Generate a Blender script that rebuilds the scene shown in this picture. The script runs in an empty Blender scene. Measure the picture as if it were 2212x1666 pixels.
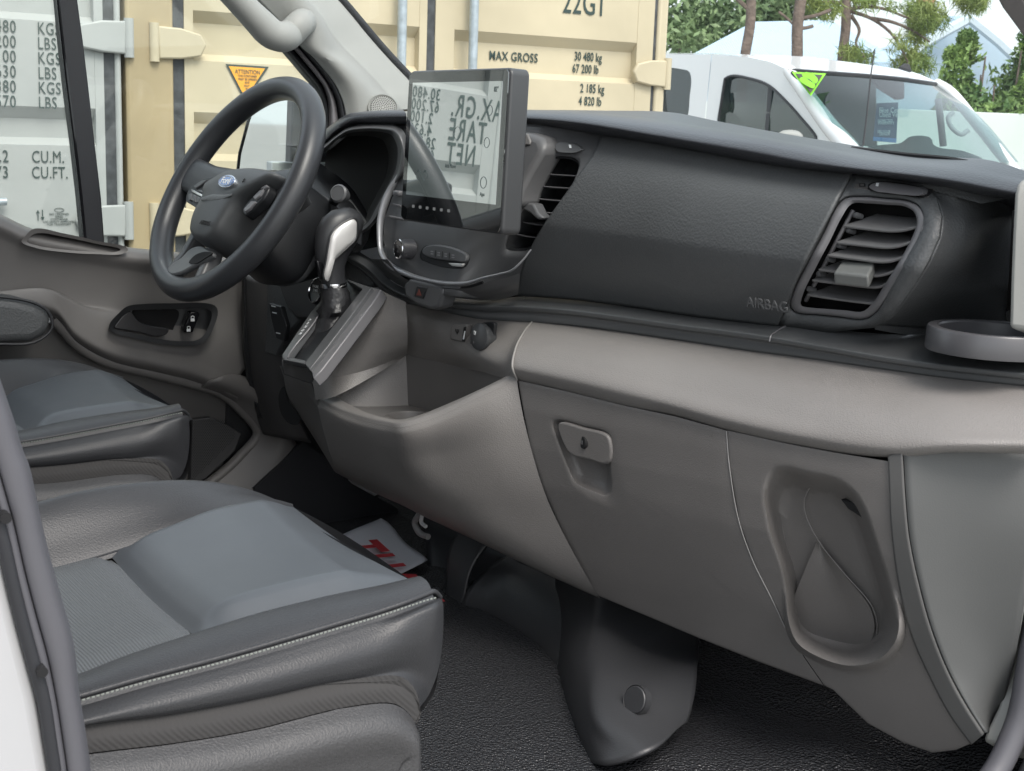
import bpy, bmesh, math, random
from mathutils import Vector as V, Matrix
from mathutils.noise import noise as pnoise
random.seed(7)
sc = bpy.context.scene
COL = sc.collection
R = math.radians
# ------------------------------------------------------------------ camera
CAM = V((1.85, 0.0, 0.90)); FL = 2949.0; CX, CY = 1106.0, 833.0
az = math.atan((1106 + 900) / FL); pit = R(10.9); rol = R(2.0)
dh = V((-math.cos(az), math.sin(az), 0)); r0 = V((math.sin(az), math.cos(az), 0))
FW = (math.cos(pit) * dh + V((0, 0, -math.sin(pit)))).normalized(); u0 = r0.cross(FW)
RT = math.cos(rol) * r0 + math.sin(rol) * u0; UP = -math.sin(rol) * r0 + math.cos(rol) * u0
cd = bpy.data.cameras.new('camera'); cam = bpy.data.objects.new('camera', cd); COL.objects.link(cam)
cam.matrix_world = Matrix(((RT.x, UP.x, -FW.x, CAM.x), (RT.y, UP.y, -FW.y, CAM.y), (RT.z, UP.z, -FW.z, CAM.z), (0, 0, 0, 1)))
cd.sensor_width = 36; cd.lens = 36 * FL / 2212; cd.clip_start = 0.05; cd.clip_end = 900
cd.dof.use_dof = True; cd.dof.focus_distance = 2.0; cd.dof.aperture_fstop = 26.0
sc.camera = cam
# ------------------------------------------------------------------ light
SUN_EL, SUN_AZ = 54, 95          # azimuth: degrees from +Y (van forward) towards +X
w = bpy.data.worlds.new('World'); sc.world = w; w.use_nodes = True
nt = w.node_tree; bg = nt.nodes['Background']
sky = nt.nodes.new('ShaderNodeTexSky'); sky.sky_type = 'NISHITA'; sky.sun_disc = False
sky.sun_elevation = R(SUN_EL); sky.sun_rotation = R(SUN_AZ); sky.air_density = 1.0; sky.dust_density = 5.0; sky.ozone_density = 0.6
mixn = nt.nodes.new('ShaderNodeMix'); mixn.data_type = 'RGBA'; mixn.inputs[0].default_value = 0.5
mixn.inputs[7].default_value = (9.0, 9.6, 9.9, 1)      # overcast cloud deck
nt.links.new(sky.outputs[0], mixn.inputs[6]); nt.links.new(mixn.outputs[2], bg.inputs[0]); bg.inputs[1].default_value = 0.12
sl = bpy.data.lights.new('sun', 'SUN'); sl.energy = 1.4; sl.angle = R(25); sl.color = (1, .965, .93)
so = bpy.data.objects.new('sun', sl); COL.objects.link(so)
sd = V((math.sin(R(SUN_AZ)) * math.cos(R(SUN_EL)), math.cos(R(SUN_AZ)) * math.cos(R(SUN_EL)), math.sin(R(SUN_EL))))
so.rotation_euler = sd.to_track_quat('Z', 'Y').to_euler()
sc.view_settings.view_transform = 'Standard'; sc.view_settings.look = 'None'
sc.view_settings.exposure = 1.0; sc.view_settings.gamma = 1
sc.cycles.max_bounces = 10; sc.cycles.diffuse_bounces = 6; sc.cycles.transparent_max_bounces = 12
sc.cycles.use_denoising = True; sc.cycles.sample_clamp_indirect = 6

# ------------------------------------------------------------------ geometry helpers
def ray(x, y): return FW + (x - CX) / FL * RT + (CY - y) / FL * UP
def hit(x, y, n, d):                       # where the sight line meets the plane n.p = d
    r = ray(x, y); return CAM + r * ((d - CAM.dot(n)) / r.dot(n))
def PX(x, y, v): return hit(x, y, V((1, 0, 0)), v)
def PY(x, y, v): return hit(x, y, V((0, 1, 0)), v)
def PZ(x, y, v): return hit(x, y, V((0, 0, 1)), v)
def PL(x, y, a, b=0.0, k=.18): return hit(x, y, V((-k, 1, -b)), 1.16 + a - .6 * b)   # dash plane, a metres further forward, b lean
def PD(x, y, d): return CAM + ray(x, y) * d      # far background, d metres away

MATS = {}
def mat(name, col, rough=.5, bump=0, bscale=300, spec=.5, metal=0, var=0, vscale=20, kind='noise', bdist=.001, coat=0, wdir='DIAGONAL', stretch=None, emit=None):
    if name in MATS: return MATS[name]
    m = bpy.data.materials.new(name); m.use_nodes = True; t = m.node_tree; b = t.nodes['Principled BSDF']
    b.inputs['Base Color'].default_value = (*col, 1); b.inputs['Roughness'].default_value = rough
    b.inputs['Metallic'].default_value = metal; b.inputs['Specular IOR Level'].default_value = spec; b.inputs['Coat Weight'].default_value = coat
    tc = t.nodes.new('ShaderNodeTexCoord'); mp = t.nodes.new('ShaderNodeMapping'); t.links.new(tc.outputs['Object'], mp.inputs[0])
    if stretch: mp.inputs['Scale'].default_value = stretch
    if var:
        n = t.nodes.new('ShaderNodeTexNoise'); n.inputs['Scale'].default_value = vscale; n.inputs['Detail'].default_value = 5
        t.links.new(mp.outputs[0], n.inputs[0]); r = t.nodes.new('ShaderNodeMapRange')
        r.inputs[1].default_value = .3; r.inputs[2].default_value = .7; r.inputs[3].default_value = 1 - var; r.inputs[4].default_value = 1 + var
        t.links.new(n.outputs[0], r.inputs[0]); x = t.nodes.new('ShaderNodeMix'); x.data_type = 'RGBA'; x.blend_type = 'MULTIPLY'; x.inputs[0].default_value = 1
        x.inputs[6].default_value = (*col, 1); t.links.new(r.outputs[0], x.inputs[7]); t.links.new(x.outputs[2], b.inputs['Base Color'])
        r2 = t.nodes.new('ShaderNodeMapRange'); r2.inputs[3].default_value = max(rough - .06, 0); r2.inputs[4].default_value = min(rough + .06, 1)
        t.links.new(n.outputs[0], r2.inputs[0]); t.links.new(r2.outputs[0], b.inputs['Roughness'])
    if bump:
        if kind == 'noise':
            n = t.nodes.new('ShaderNodeTexNoise'); n.inputs['Scale'].default_value = bscale; n.inputs['Detail'].default_value = 2; o = n.outputs[0]
        elif kind == 'leather':
            n = t.nodes.new('ShaderNodeTexVoronoi'); n.feature = 'SMOOTH_F1'; n.inputs['Scale'].default_value = bscale; n.inputs['Smoothness'].default_value = .5; o = n.outputs['Distance']
        elif kind == 'wave':
            n = t.nodes.new('ShaderNodeTexWave'); n.inputs['Scale'].default_value = bscale; n.bands_direction = wdir; n.inputs['Distortion'].default_value = .3; o = n.outputs['Fac']
        t.links.new(mp.outputs[0], n.inputs[0]); u = t.nodes.new('ShaderNodeBump'); u.inputs['Strength'].default_value = bump; u.inputs['Distance'].default_value = bdist
        t.links.new(o, u.inputs['Height']); t.links.new(u.outputs[0], b.inputs['Normal'])
    if emit: b.inputs['Emission Color'].default_value = (*emit[0], 1); b.inputs['Emission Strength'].default_value = emit[1]
    MATS[name] = m; return m

def glassmat(name, tint, refl=.08, rough=0.0):
    m = bpy.data.materials.new(name); m.use_nodes = True; t = m.node_tree; t.nodes.clear()
    o = t.nodes.new('ShaderNodeOutputMaterial'); tr = t.nodes.new('ShaderNodeBsdfTransparent'); tr.inputs[0].default_value = (*tint, 1)
    g = t.nodes.new('ShaderNodeBsdfGlossy'); g.inputs['Roughness'].default_value = rough; x = t.nodes.new('ShaderNodeMixShader')
    lw = t.nodes.new('ShaderNodeLayerWeight'); pw = t.nodes.new('ShaderNodeMath'); pw.operation = 'POWER'; pw.inputs[1].default_value = 5
    mm = t.nodes.new('ShaderNodeMath'); mm.operation = 'MULTIPLY_ADD'; mm.inputs[1].default_value = .9; mm.inputs[2].default_value = refl; mm.use_clamp = True
    lw.inputs[0].default_value = .5; t.links.new(lw.outputs['Facing'], pw.inputs[0]); t.links.new(pw.outputs[0], mm.inputs[0])
    t.links.new(mm.outputs[0], x.inputs[0]); t.links.new(tr.outputs[0], x.inputs[1]); t.links.new(g.outputs[0], x.inputs[2]); t.links.new(x.outputs[0], o.inputs[0]); return m

def tag(o, label=None, cat=None, group=None, kind=None):
    for k, v in (('label', label), ('category', cat), ('group', group), ('kind', kind)):
        if v: o[k] = v
    return o
def empty(name, loc, label, cat, group=None, kind=None):
    o = bpy.data.objects.new(name, None); COL.objects.link(o); o.location = loc; o.empty_display_size = .1
    return tag(o, label, cat, group, kind)
def link(name, me, m, parent=None, smooth=True, ang=35):
    if smooth:
        for p in me.polygons: p.use_smooth = True
        me.set_sharp_from_angle(angle=R(ang))
    if m: me.materials.append(m)
    o = bpy.data.objects.new(name, me); COL.objects.link(o)
    if parent:
        o.parent = parent; off = V((0, 0, 0)); q = parent
        while q: off += q.location; q = q.parent
        me.transform(Matrix.Translation(-off))
    return o
def mesh(name, vs, fs, m, parent=None, smooth=True, ang=35, thick=0, bev=0, sub=0, weld=False):
    me = bpy.data.meshes.new(name); me.from_pydata([tuple(v) for v in vs], [], fs); me.update()
    b = bmesh.new(); b.from_mesh(me)
    if weld: bmesh.ops.remove_doubles(b, verts=b.verts, dist=1e-5)
    bmesh.ops.recalc_face_normals(b, faces=b.faces); b.to_mesh(me); b.free()
    o = link(name, me, m, parent, smooth, ang); mods(o, thick, bev, sub); return o
def mods(o, thick=0, bev=0, sub=0, seg=2):
    if thick: s = o.modifiers.new('solid', 'SOLIDIFY'); s.thickness = abs(thick); s.offset = -1 if thick > 0 else 1
    if bev: s = o.modifiers.new('bevel', 'BEVEL'); s.width = bev; s.segments = seg; s.limit_method = 'ANGLE'; s.angle_limit = R(35); s.harden_normals = False
    if sub: s = o.modifiers.new('sub', 'SUBSURF'); s.levels = sub; s.render_levels = sub
    return o
def resamp(pts, n, lin=False, closed=False):
    pts = [V(p) for p in pts]
    if closed: pts = pts + [pts[0]]
    L = [0]
    for a, b in zip(pts, pts[1:]): L.append(L[-1] + (b - a).length)
    out = []; m = n if closed else n - 1
    for i in range(n):
        s = L[-1] * i / m; k = 0
        while k < len(L) - 2 and L[k + 1] < s: k += 1
        t = (s - L[k]) / max(L[k + 1] - L[k], 1e-9); p1, p2 = pts[k], pts[k + 1]
        if lin: out.append(p1.lerp(p2, t)); continue
        if closed: p0 = pts[k - 1] if k > 0 else pts[-2]; p3 = pts[k + 2] if k + 2 < len(pts) else pts[1]
        else: p0 = pts[k - 1] if k > 0 else p1 * 2 - p2; p3 = pts[k + 2] if k + 2 < len(pts) else p2 * 2 - p1
        # non uniform catmull-rom tangents
        d1 = max((p2 - p1).length, 1e-9); d0 = max((p1 - p0).length, 1e-9); d2 = max((p3 - p2).length, 1e-9)
        m1 = ((p1 - p0) / d0 * d1 + (p2 - p1)) * .5 if True else 0; m2 = ((p3 - p2) / d2 * d1 + (p2 - p1)) * .5
        t2, t3 = t * t, t * t * t
        out.append(p1 * (2 * t3 - 3 * t2 + 1) + m1 * (t3 - 2 * t2 + t) + p2 * (-2 * t3 + 3 * t2) + m2 * (t3 - t2))
    return out
def grid(rows, nu, nv, linu=False, linv=False):
    R1 = [resamp(r, nu, linu) for r in rows]
    cols = []
    for j in range(nu):
        cols.append([R1[i][j] for i in range(len(rows))])
    # keep row parameters common to all columns so creases stay put
    out = []
    segs = len(rows) - 1; per = max(1, nv // segs)
    for s in range(segs):
        for q in range(per + (1 if s == segs - 1 else 0)):
            t = q / per; row = []
            for j in range(nu):
                c = cols[j]; p1, p2 = c[s], c[s + 1]
                if linv: row.append(p1.lerp(p2, t)); continue
                p0 = c[s - 1] if s > 0 else p1 * 2 - p2; p3 = c[s + 2] if s + 2 <= segs else p2 * 2 - p1
                d1 = max((p2 - p1).length, 1e-9); d0 = max((p1 - p0).length, 1e-9); d2 = max((p3 - p2).length, 1e-9)
                m1 = ((p1 - p0) / d0 * d1 + (p2 - p1)) * .5; m2 = ((p3 - p2) / d2 * d1 + (p2 - p1)) * .5
                t2, t3 = t * t, t * t * t
                row.append(p1 * (2 * t3 - 3 * t2 + 1) + m1 * (t3 - 2 * t2 + t) + p2 * (-2 * t3 + 3 * t2) + m2 * (t3 - t2))
            out.append(row)
    return out
def gridmesh(name, g, m, parent=None, thick=0, ang=40, smooth=True):
    nv, nu = len(g), len(g[0]); vs = [p for r in g for p in r]
    fs = [(i * nu + j, i * nu + j + 1, (i + 1) * nu + j + 1, (i + 1) * nu + j) for i in range(nv - 1) for j in range(nu - 1)]
    o = mesh(name, vs, fs, m, parent, smooth, ang)
    if thick: mods(o, thick)
    return o
def loft(name, rows, m, parent=None, nu=40, nv=24, linu=False, linv=False, thick=0, ang=40):
    return gridmesh(name, grid(rows, nu, nv, linu, linv), m, parent, thick, ang)
def tube(name, pts, r, m, parent=None, n=60, seg=14, closed=False, flat=1.0, nrm=None, caps=True, lin=False):
    P = resamp(pts, n, lin, closed); vs = []; fs = []; rr = r if isinstance(r, (list, tuple)) else None
    prev = None
    for i, p in enumerate(P):
        if closed: t = (P[(i + 1) % n] - P[i - 1])
        else: t = P[min(i + 1, n - 1)] - P[max(i - 1, 0)]
        t.normalize(); a = (nrm if nrm else (prev if prev else (V((0, 0, 1)) if abs(t.z) < .9 else V((1, 0, 0)))))
        a = (a - t * a.dot(t)).normalized(); prev = a.copy(); b = t.cross(a)
        if rr:
            f = i / (n - 1) * (len(rr) - 1); k = min(int(f), len(rr) - 2); q = rr[k] + (rr[k + 1] - rr[k]) * (f - k)
        else: q = r
        for s in range(seg):
            th = 2 * math.pi * s / seg; vs.append(p + a * math.cos(th) * q * flat + b * math.sin(th) * q)
    for i in range(n if closed else n - 1):
        k = (i + 1) % n
        for s in range(seg): fs.append((i * seg + s, i * seg + (s + 1) % seg, k * seg + (s + 1) % seg, k * seg + s))
    if not closed and caps: fs += [tuple(range(seg))[::-1], tuple((n - 1) * seg + s for s in range(seg))]
    return mesh(name, vs, fs, m, parent, True, 50)
def plate(name, outline, depth, m, parent=None, bev=.002, smooth=True, round_=0, seg=2):
    """a solid slab: planar outline, thickened along DEPTH (a vector)"""
    pts = [V(p) for p in outline]
    if round_: pts = resamp(pts, round_, False, True)
    n = len(pts); d = V(depth)
    vs = pts + [p + d for p in pts]
    fs = [tuple(range(n)), tuple(range(2 * n - 1, n - 1, -1))] + [(i, (i + 1) % n, n + (i + 1) % n, n + i) for i in range(n)]
    o = mesh(name, vs, fs, m, parent, smooth, 35)
    if bev: mods(o, bev=bev, seg=seg)
    return o
def rayloop(c, loop, ang):
    """where the ray from c at angle meets a closed 2-D loop"""
    dx, dy = math.cos(ang), math.sin(ang); best = None
    for i in range(len(loop)):
        x1, y1 = loop[i]; x2, y2 = loop[(i + 1) % len(loop)]
        ex, ey = x2 - x1, y2 - y1; den = dx * ey - dy * ex
        if abs(den) < 1e-9: continue
        t = ((x1 - c[0]) * ey - (y1 - c[1]) * ex) / den; s = ((x1 - c[0]) * dy - (y1 - c[1]) * dx) / den
        if t > 0 and -1e-6 <= s <= 1 + 1e-6 and (best is None or t > best): best = t
    return (c[0] + dx * best, c[1] + dy * best)
def smooth2(loop, n=80):
    return [(p.x, p.y) for p in resamp([V((a, b, 0)) for a, b in loop], n, False, True)]
def ringloops(outer, inner, N=120):
    c = (sum(p[0] for p in inner) / len(inner), sum(p[1] for p in inner) / len(inner))
    A = [2 * math.pi * i / N for i in range(N)] + [math.atan2(p[1] - c[1], p[0] - c[0]) % (2 * math.pi) for p in outer]
    A = sorted(A); B = [A[0]]
    for a in A[1:]:
        if a - B[-1] > 1e-4: B.append(a)
    return [rayloop(c, outer, a) for a in B], [rayloop(c, inner, a) for a in B]
def rings(name, loops, m, parent=None, cap=False, thick=0, ang=40, closed=True):
    n = len(loops[0]); vs = [p for l in loops for p in l]
    fs = [(k * n + i, k * n + (i + 1) % n, (k + 1) * n + (i + 1) % n, (k + 1) * n + i) for k in range(len(loops) - 1) for i in range(n)]
    if cap: fs.append(tuple((len(loops) - 1) * n + i for i in range(n)))
    o = mesh(name, vs, fs, m, parent, True, ang)
    if thick: mods(o, thick)
    return o
def lathe(name, c, ax, prof, m, parent=None, seg=40, ref=None, ang=35):
    ax = V(ax).normalized(); a = ax.orthogonal().normalized() if ref is None else (V(ref) - ax * V(ref).dot(ax)).normalized(); b = ax.cross(a)
    vs = []; fs = []
    for r, h in prof:
        for s in range(seg): t = 2 * math.pi * s / seg; vs.append(V(c) + ax * h + (a * math.cos(t) + b * math.sin(t)) * max(r, 1e-5))
    for k in range(len(prof) - 1):
        for s in range(seg): fs.append((k * seg + s, k * seg + (s + 1) % seg, (k + 1) * seg + (s + 1) % seg, (k + 1) * seg + s))
    return mesh(name, vs, fs, m, parent, True, ang, weld=True)
def box(name, c, dims, m, parent=None, X=(1, 0, 0), Z=(0, 0, 1), bev=.003, seg=2):
    X = V(X).normalized(); Z = V(Z); Z = (Z - X * Z.dot(X)).normalized(); Y = Z.cross(X); c = V(c); h = [d / 2 for d in dims]
    vs = [c + X * (sx * h[0]) + Y * (sy * h[1]) + Z * (sz * h[2]) for sz in (-1, 1) for sy in (-1, 1) for sx in (-1, 1)]
    fs = [(0, 2, 3, 1), (4, 5, 7, 6), (0, 1, 5, 4), (2, 6, 7, 3), (0, 4, 6, 2), (1, 3, 7, 5)]
    o = mesh(name, vs, fs, m, parent, True, 35)
    if bev: mods(o, bev=bev, seg=seg)
    return o
def text(name, s, org, xd, yd, size, m, parent=None, sx=1.0, align='LEFT', ext=.0004, sp=1.0, bold=0):
    cu = bpy.data.curves.new(name, 'FONT'); cu.body = s; cu.size = size; cu.align_x = align; cu.extrude = ext; cu.space_character = sp; cu.offset = bold; cu.resolution_u = 3
    o = bpy.data.objects.new(name, cu); COL.objects.link(o)
    bpy.context.view_layer.update(); dg = bpy.context.evaluated_depsgraph_get(); me = bpy.data.meshes.new_from_object(o.evaluated_get(dg)); bpy.data.objects.remove(o); 
    xd = V(xd).normalized(); yd = V(yd); yd = (yd - xd * yd.dot(xd)).normalized(); zd = xd.cross(yd)
    org = V(org); M = Matrix(((xd.x * sx, yd.x, zd.x, org.x), (xd.y * sx, yd.y, zd.y, org.y), (xd.z * sx, yd.z, zd.z, org.z), (0, 0, 0, 1)))
    me.transform(M); me.materials.clear(); return link(name, me, m, parent, smooth=False)
def px(f, pts, *a): return [f(p[0], p[1], *a) for p in pts]
def pl(pts):         # (x, y, off) triples on the dash planes
    return [PL(*p) for p in pts]
def zm(x0, y0, s):   # tracing helper: a zoomed crop's own coordinates
    return lambda pts: [(x0 + s * p[0], y0 + s * p[1]) + tuple(p[2:]) for p in pts]
Z1 = zm(0, 0, .3431); Z2 = zm(651, 0, .3923); Z3 = zm(1410, 0, .3628); Z4 = zm(0, 542, .3431); Z5 = zm(596, 488, .3431)
Z6 = zm(1301, 542, .4118); Z7 = zm(0, 1003, .4289); Z8 = zm(813, 1003, .6324); ZW = zm(298, 163, .3092); ZG = zm(569.3, 352.4, .3092)
ZC = zm(813.2, 135.5, .3254); ZA = zm(488, 0, .1961); ZV = zm(1626.5, 352.4, .3092)

# ------------------------------------------------------------------ materials
M_gray = mat('grained warm grey plastic', (.150, .142, .137), .46, .3, 620, kind='leather', bdist=.0012, var=.04, vscale=8)
M_soft = mat('soft grey armrest skin', (.195, .185, .178), .42, .35, 560, kind='leather', bdist=.0012, var=.04, vscale=8)
M_mid = mat('smooth grey plastic', (.138, .132, .128), .45, .1, 500, bdist=.0005, var=.03)
M_dark = mat('charcoal dash skin', (.084, .088, .091), .46, .45, 300, kind='leather', bdist=.0012, var=.05, vscale=10)
M_pad = mat('dark dash pad', (.034, .036, .042), .36, .35, 260, kind='leather', bdist=.001, var=.05, vscale=6)
M_trim = mat('satin charcoal plastic', (.08, .082, .086), .36, .05, 500, bdist=.0004)
M_bez = mat('satin grey bezel', (.14, .138, .145), .36, .05, 500, bdist=.0004)
M_black = mat('black plastic', (.014, .015, .017), .4)
M_deep = mat('matt black', (.006, .006, .007), .8)
M_gloss = mat('gloss black', (.01, .01, .012), .1)
M_leather = mat('dark grey seat leather', (.03, .031, .034), .42, .25, 520, spec=.4, bdist=.0018, var=.05, vscale=9)
M_insert = mat('perforated seat leather', (.06, .068, .077), .42, .12, 600, bdist=.0006, var=.03)
M_cloth = mat('ribbed seat cloth', (.085, .093, .10), .7, .45, 105, kind='wave', wdir='Y', bdist=.0025)
M_band = mat('woven side cloth', (.034, .033, .033), .85, .35, 110, kind='wave', bdist=.001, wdir='DIAGONAL')
M_shield = mat('grained seat side plastic', (.045, .045, .047), .48, .6, 480, bdist=.0012, var=.15, vscale=350)
M_stitch = mat('pale grey stitching', (.17, .185, .17), .7)
M_wheel = mat('wheel leather', (.032, .034, .038), .36, .2, 500, kind='leather', bdist=.0006)
M_floor = mat('textured black rubber floor', (.028, .029, .032), .26, 1, 230, kind='leather', bdist=.004)
M_rubber = mat('black rubber seal', (.02, .021, .025), .5)
M_seal = mat('grey door seal', (.085, .085, .096), .5, .06, 300)
M_light = mat('light grey pillar trim', (.31, .315, .30), .55, .06, 600, bdist=.0004, var=.02)
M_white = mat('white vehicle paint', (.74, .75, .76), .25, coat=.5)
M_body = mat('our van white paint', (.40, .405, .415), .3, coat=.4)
M_chrome = mat('bright chrome', (.75, .75, .76), .12, metal=1)
M_silver = mat('satin silver plastic', (.5, .5, .49), .3, metal=.6)
M_ink = mat('white print', (.75, .77, .78), .5)
M_dimink = mat('dim grey print', (.2, .2, .21), .5)
M_beige = mat('cream container paint', (.52, .455, .32), .55, .35, 7, bdist=.012, var=.09, vscale=2.5)
M_beigepost = mat('cream corner post paint', (.40, .32, .19), .55, .15, 12, bdist=.004, var=.1, vscale=4)  # left corner post: darker, browner cream than the doors
M_cwhite = mat('white container paint', (.385, .40, .39), .5, .35, 7, bdist=.012, var=.08, vscale=2.5)
M_gasket = mat('door gasket rubber', (.06, .065, .07), .7, .3, 60, var=.4, vscale=30)
M_rod = mat('galvanised lock rod', (.42, .48, .52), .45, metal=.5, var=.15, vscale=40)
M_letter = mat('dark green lettering', (.03, .055, .05), .6)
M_glass = glassmat('clear vehicle glass', (.93, .96, .95), .04)
exec_parts = []
# ================================================================== 1. surroundings
box('ground', (0, 20, -.80), (400, 400, .1), mat('grey asphalt yard', (.27, .265, .25), .9, .5, 60, bdist=.01, var=.2, vscale=2), bev=0)['kind'] = 'structure'

KC = .05
NC = V((1, -KC, 0)); DC = -2.8 - KC * 2.7
def PK(x, y, off=0): return hit(x, y, NC, DC + off)         # container end face; off = towards our van
CD = V((KC, 1, 0)).normalized(); CN = V((1, -KC, 0)).normalized()
def cpt(y, z, off=0): return V((-2.8 + KC * (y - 2.7), y, z)) + CN * off
def cbox(name, y0, y1, z0, z1, d0, d1, m, par, bev=.004):
    c = cpt((y0 + y1) / 2, (z0 + z1) / 2, (d0 + d1) / 2); return box(name, c, (y1 - y0, d1 - d0, z1 - z0), m, par, X=CD, bev=bev)
def yz(x, y): p = PK(x, y); return p.y, p.z
bands = [(1.435, 1.57), (1.087, 1.225), (.741, .878), (.39, .53), (.04, .18)]
def cdoor(par, y0, y1, m, bands, inset):
    o = []
    zs = [(-.6, 0)]
    for a, b in sorted(bands): zs += [(a - .012, 0), (a + .012, -.036), (b - .02, -.036), (b + .02, 0)]
    zs += [(1.72, 0)]
    rows = [[cpt(y0 + inset, z, d) for z, d in zs], [cpt(y1 - inset, z, d) for z, d in zs]]
    fs = []; n = len(zs); vs = rows[0] + rows[1]
    for i in range(n - 1): fs.append((i, i + 1, n + i + 1, n + i))
    for i in range(n - 1):      # close the ends of every recess
        for s in (0, 1):
            if zs[i][1] < 0 or zs[i + 1][1] < 0:
                a, b = s * n + i, s * n + i + 1; k = len(vs); vs = vs + [cpt((y0 + inset, y1 - inset)[s], zs[i][0]), cpt((y0 + inset, y1 - inset)[s], zs[i + 1][0])]; fs.append((a, b, k + 1, k))
    p = mesh('door_panel', vs, fs, m, par, False)
    for a, b, c, d in ((y0, y0 + inset, -.6, 1.72), (y1 - inset, y1, -.6, 1.72)): cbox('door_frame', a, b, c, d, -.04, .0015, m, par, 0)
    return p
def hinge(par, y, z, m, s):
    pts = [cpt(y, z - .055, .004), cpt(y, z + .055, .004), cpt(y + s * .08, z + .052, .004), cpt(y + s * .15, z + .035, .004), cpt(y + s * .17, z, .004), cpt(y + s * .15, z - .04, .004), cpt(y + s * .08, z - .052, .004)]
    plate('hinge', pts, CN * .022, m, par, .006)
    h = tube('hinge_pin', [cpt(y - s * .012, z - .065, .015), cpt(y - s * .012, z + .065, .015)], .017, m, par, n=4, seg=12)

CB = empty('shipping_container', cpt(2.72, -.75), 'cream shipping container with yellow attention triangle and 22G1 lettering on its doors', 'container')
y0 = PK(272, 200).y; y1 = PK(1438, 100).y
cbox('corner_post', y0, y0 + .165, -.72, 1.84, -.1, .012, M_beigepost, CB, .012)
cbox('corner_post', y1 - .05, y1, -.72, 1.84, -.1, .012, M_beige, CB, .012)
box('container_box', cpt((y0 + y1) / 2, .56, -3.12), (y1 - y0 - .01, 6.0, 2.5), M_beige, CB, X=CD)
g0, g1 = y0 + .168, y0 + .205
cbox('gasket', g0 - .003, g1, -.6, 1.72, -.05, -.004, M_gasket, CB, 0)
ym = PK(919, 200).y; ym2 = PK(937, 200).y; ye = PK(1405, 200).y; ye2 = PK(1421, 200).y
cdoor(CB, g1, ym, M_beige, bands, PK(418, 200).y - g1)
cbox('gasket', ym, ym2, -.6, 1.72, -.05, -.004, M_gasket, CB, 0)
cdoor(CB, ym2, ye, M_beige, bands, PK(978, 200).y - ym2)
cbox('gasket', ye, ye2 + .02, -.6, 1.72, -.05, -.004, M_gasket, CB, 0)
cbox('header', y0 + .16, y1 - .05, 1.72, 1.84, -.1, .01, M_beige, CB)
cbox('sill', y0 + .16, y1 - .05, -.72, -.6, -.1, .01, M_beige, CB)
for xx in (857, 1011):
    yy = PK(xx, 60).y; tube('lock_rod', [cpt(yy, -.6, .045), cpt(yy, 1.75, .045)], .018, M_rod, CB, n=4, seg=14)
for xx, yy, s in ((338, 92, 1), (338, 478, 1), (1432, 160, -1)):
    p = PK(xx, yy); hinge(CB, p.y, p.z, M_beige, s)
def ctext(par, s, x, y, size, m=M_letter, sx=.72, align='LEFT', sp=1.05, off=.003): return text('lettering', s, PK(x, y, off), CD, (0, 0, 1), size, m, par, sx, align, .0006, sp, .0006)
ctext(CB, 'MAX GROSS', 1056, 129, .050, sx=.80, off=-.032); ctext(CB, '30 480 kg', 1300, 134, .050, align='RIGHT', sx=.66, off=-.032); ctext(CB, '67 200 lb', 1293, 160, .050, align='RIGHT', sx=.66, off=-.032)
ctext(CB, '2 185 kg', 1305, 202, .050, align='RIGHT', sx=.66); ctext(CB, '4 820 lb', 1299, 229, .050, align='RIGHT', sx=.66)
ctext(CB, '22G1', 1308, 35, .135, align='RIGHT', sx=.68, off=.003); ctext(CB, 'U 207095 9', 1308, -40, .135, align='RIGHT', sx=.68)
tri = Z1([(1420, 403), (1692, 421), (1545, 645)]); tri2 = Z1([(1440, 417), (1668, 432), (1545, 620)])
plate('warning_label', px(PK, tri, .004), CN * .001, mat('label border', (.03, .05, .04), .6), CB, 0)
plate('warning_label', px(PK, tri2, .0065), CN * .001, mat('orange label', (.85, .38, .02), .5), CB, 0)
for s, xx, yy, z in (('ATTENTION', 535, 160, .021), ('THIS CONTAINER', 535, 167, .011), ('MUST BE OPENED', 535, 174, .011), ('AND', 534, 181, .011), ('ONLY', 533, 188, .010), ('BY', 533, 194, .009)):
    text('lettering', s, PK(xx, yy, .009), CD, (0, 0, 1), z, M_letter, CB, .8, 'CENTER', .0003)

CWH = empty('shipping_container', cpt(.3, -.75), 'white shipping container with dark KGS and LBS weight lettering, left of the cream one', 'container')
wy1 = y0 - .015; wy0 = wy1 - 2.43
wg1 = PK(249, 200).y; wg0 = PK(225, 200).y
cbox('corner_post', wg1, wy1, -.72, 1.84, -.1, .008, M_cwhite, CWH, .01); cbox('corner_post', wy0, wy0 + .1, -.72, 1.84, -.1, .008, M_cwhite, CWH, .01)
box('container_box', cpt((wy0 + wy1) / 2, .56, -3.12), (wy1 - wy0 - .01, 6.0, 2.5), M_cwhite, CWH, X=CD)
cbox('gasket', wg0, wg1, -.6, 1.72, -.05, -.004, M_gasket, CWH, 0)
wb = [(PK(60, 305).z - .0, PK(60, 243).z), (PK(60, 35).z, PK(60, -60).z), (-.12, .1)]
cdoor(CWH, .32, wg0, M_cwhite, wb, .03)
cbox('gasket', .285, .32, -.6, 1.72, -.05, -.004, M_gasket, CWH, 0)
cdoor(CWH, wy0 + .1, .285, M_cwhite, wb, .06)
cbox('header', wy0 + .1, wg1, 1.72, 1.84, -.1, .006, M_cwhite, CWH); cbox('sill', wy0 + .1, wg1, -.72, -.6, -.1, .006, M_cwhite, CWH)
for yy, s in ((82, -1), (476, -1)):
    p = PK(268, yy); hinge(CWH, p.y, p.z, M_cwhite, s)
for yy in (.2, .5): tube('lock_rod', [cpt(yy, -.6, .045), cpt(yy, 1.75, .045)], .018, M_rod, CWH, n=4, seg=14)
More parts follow.
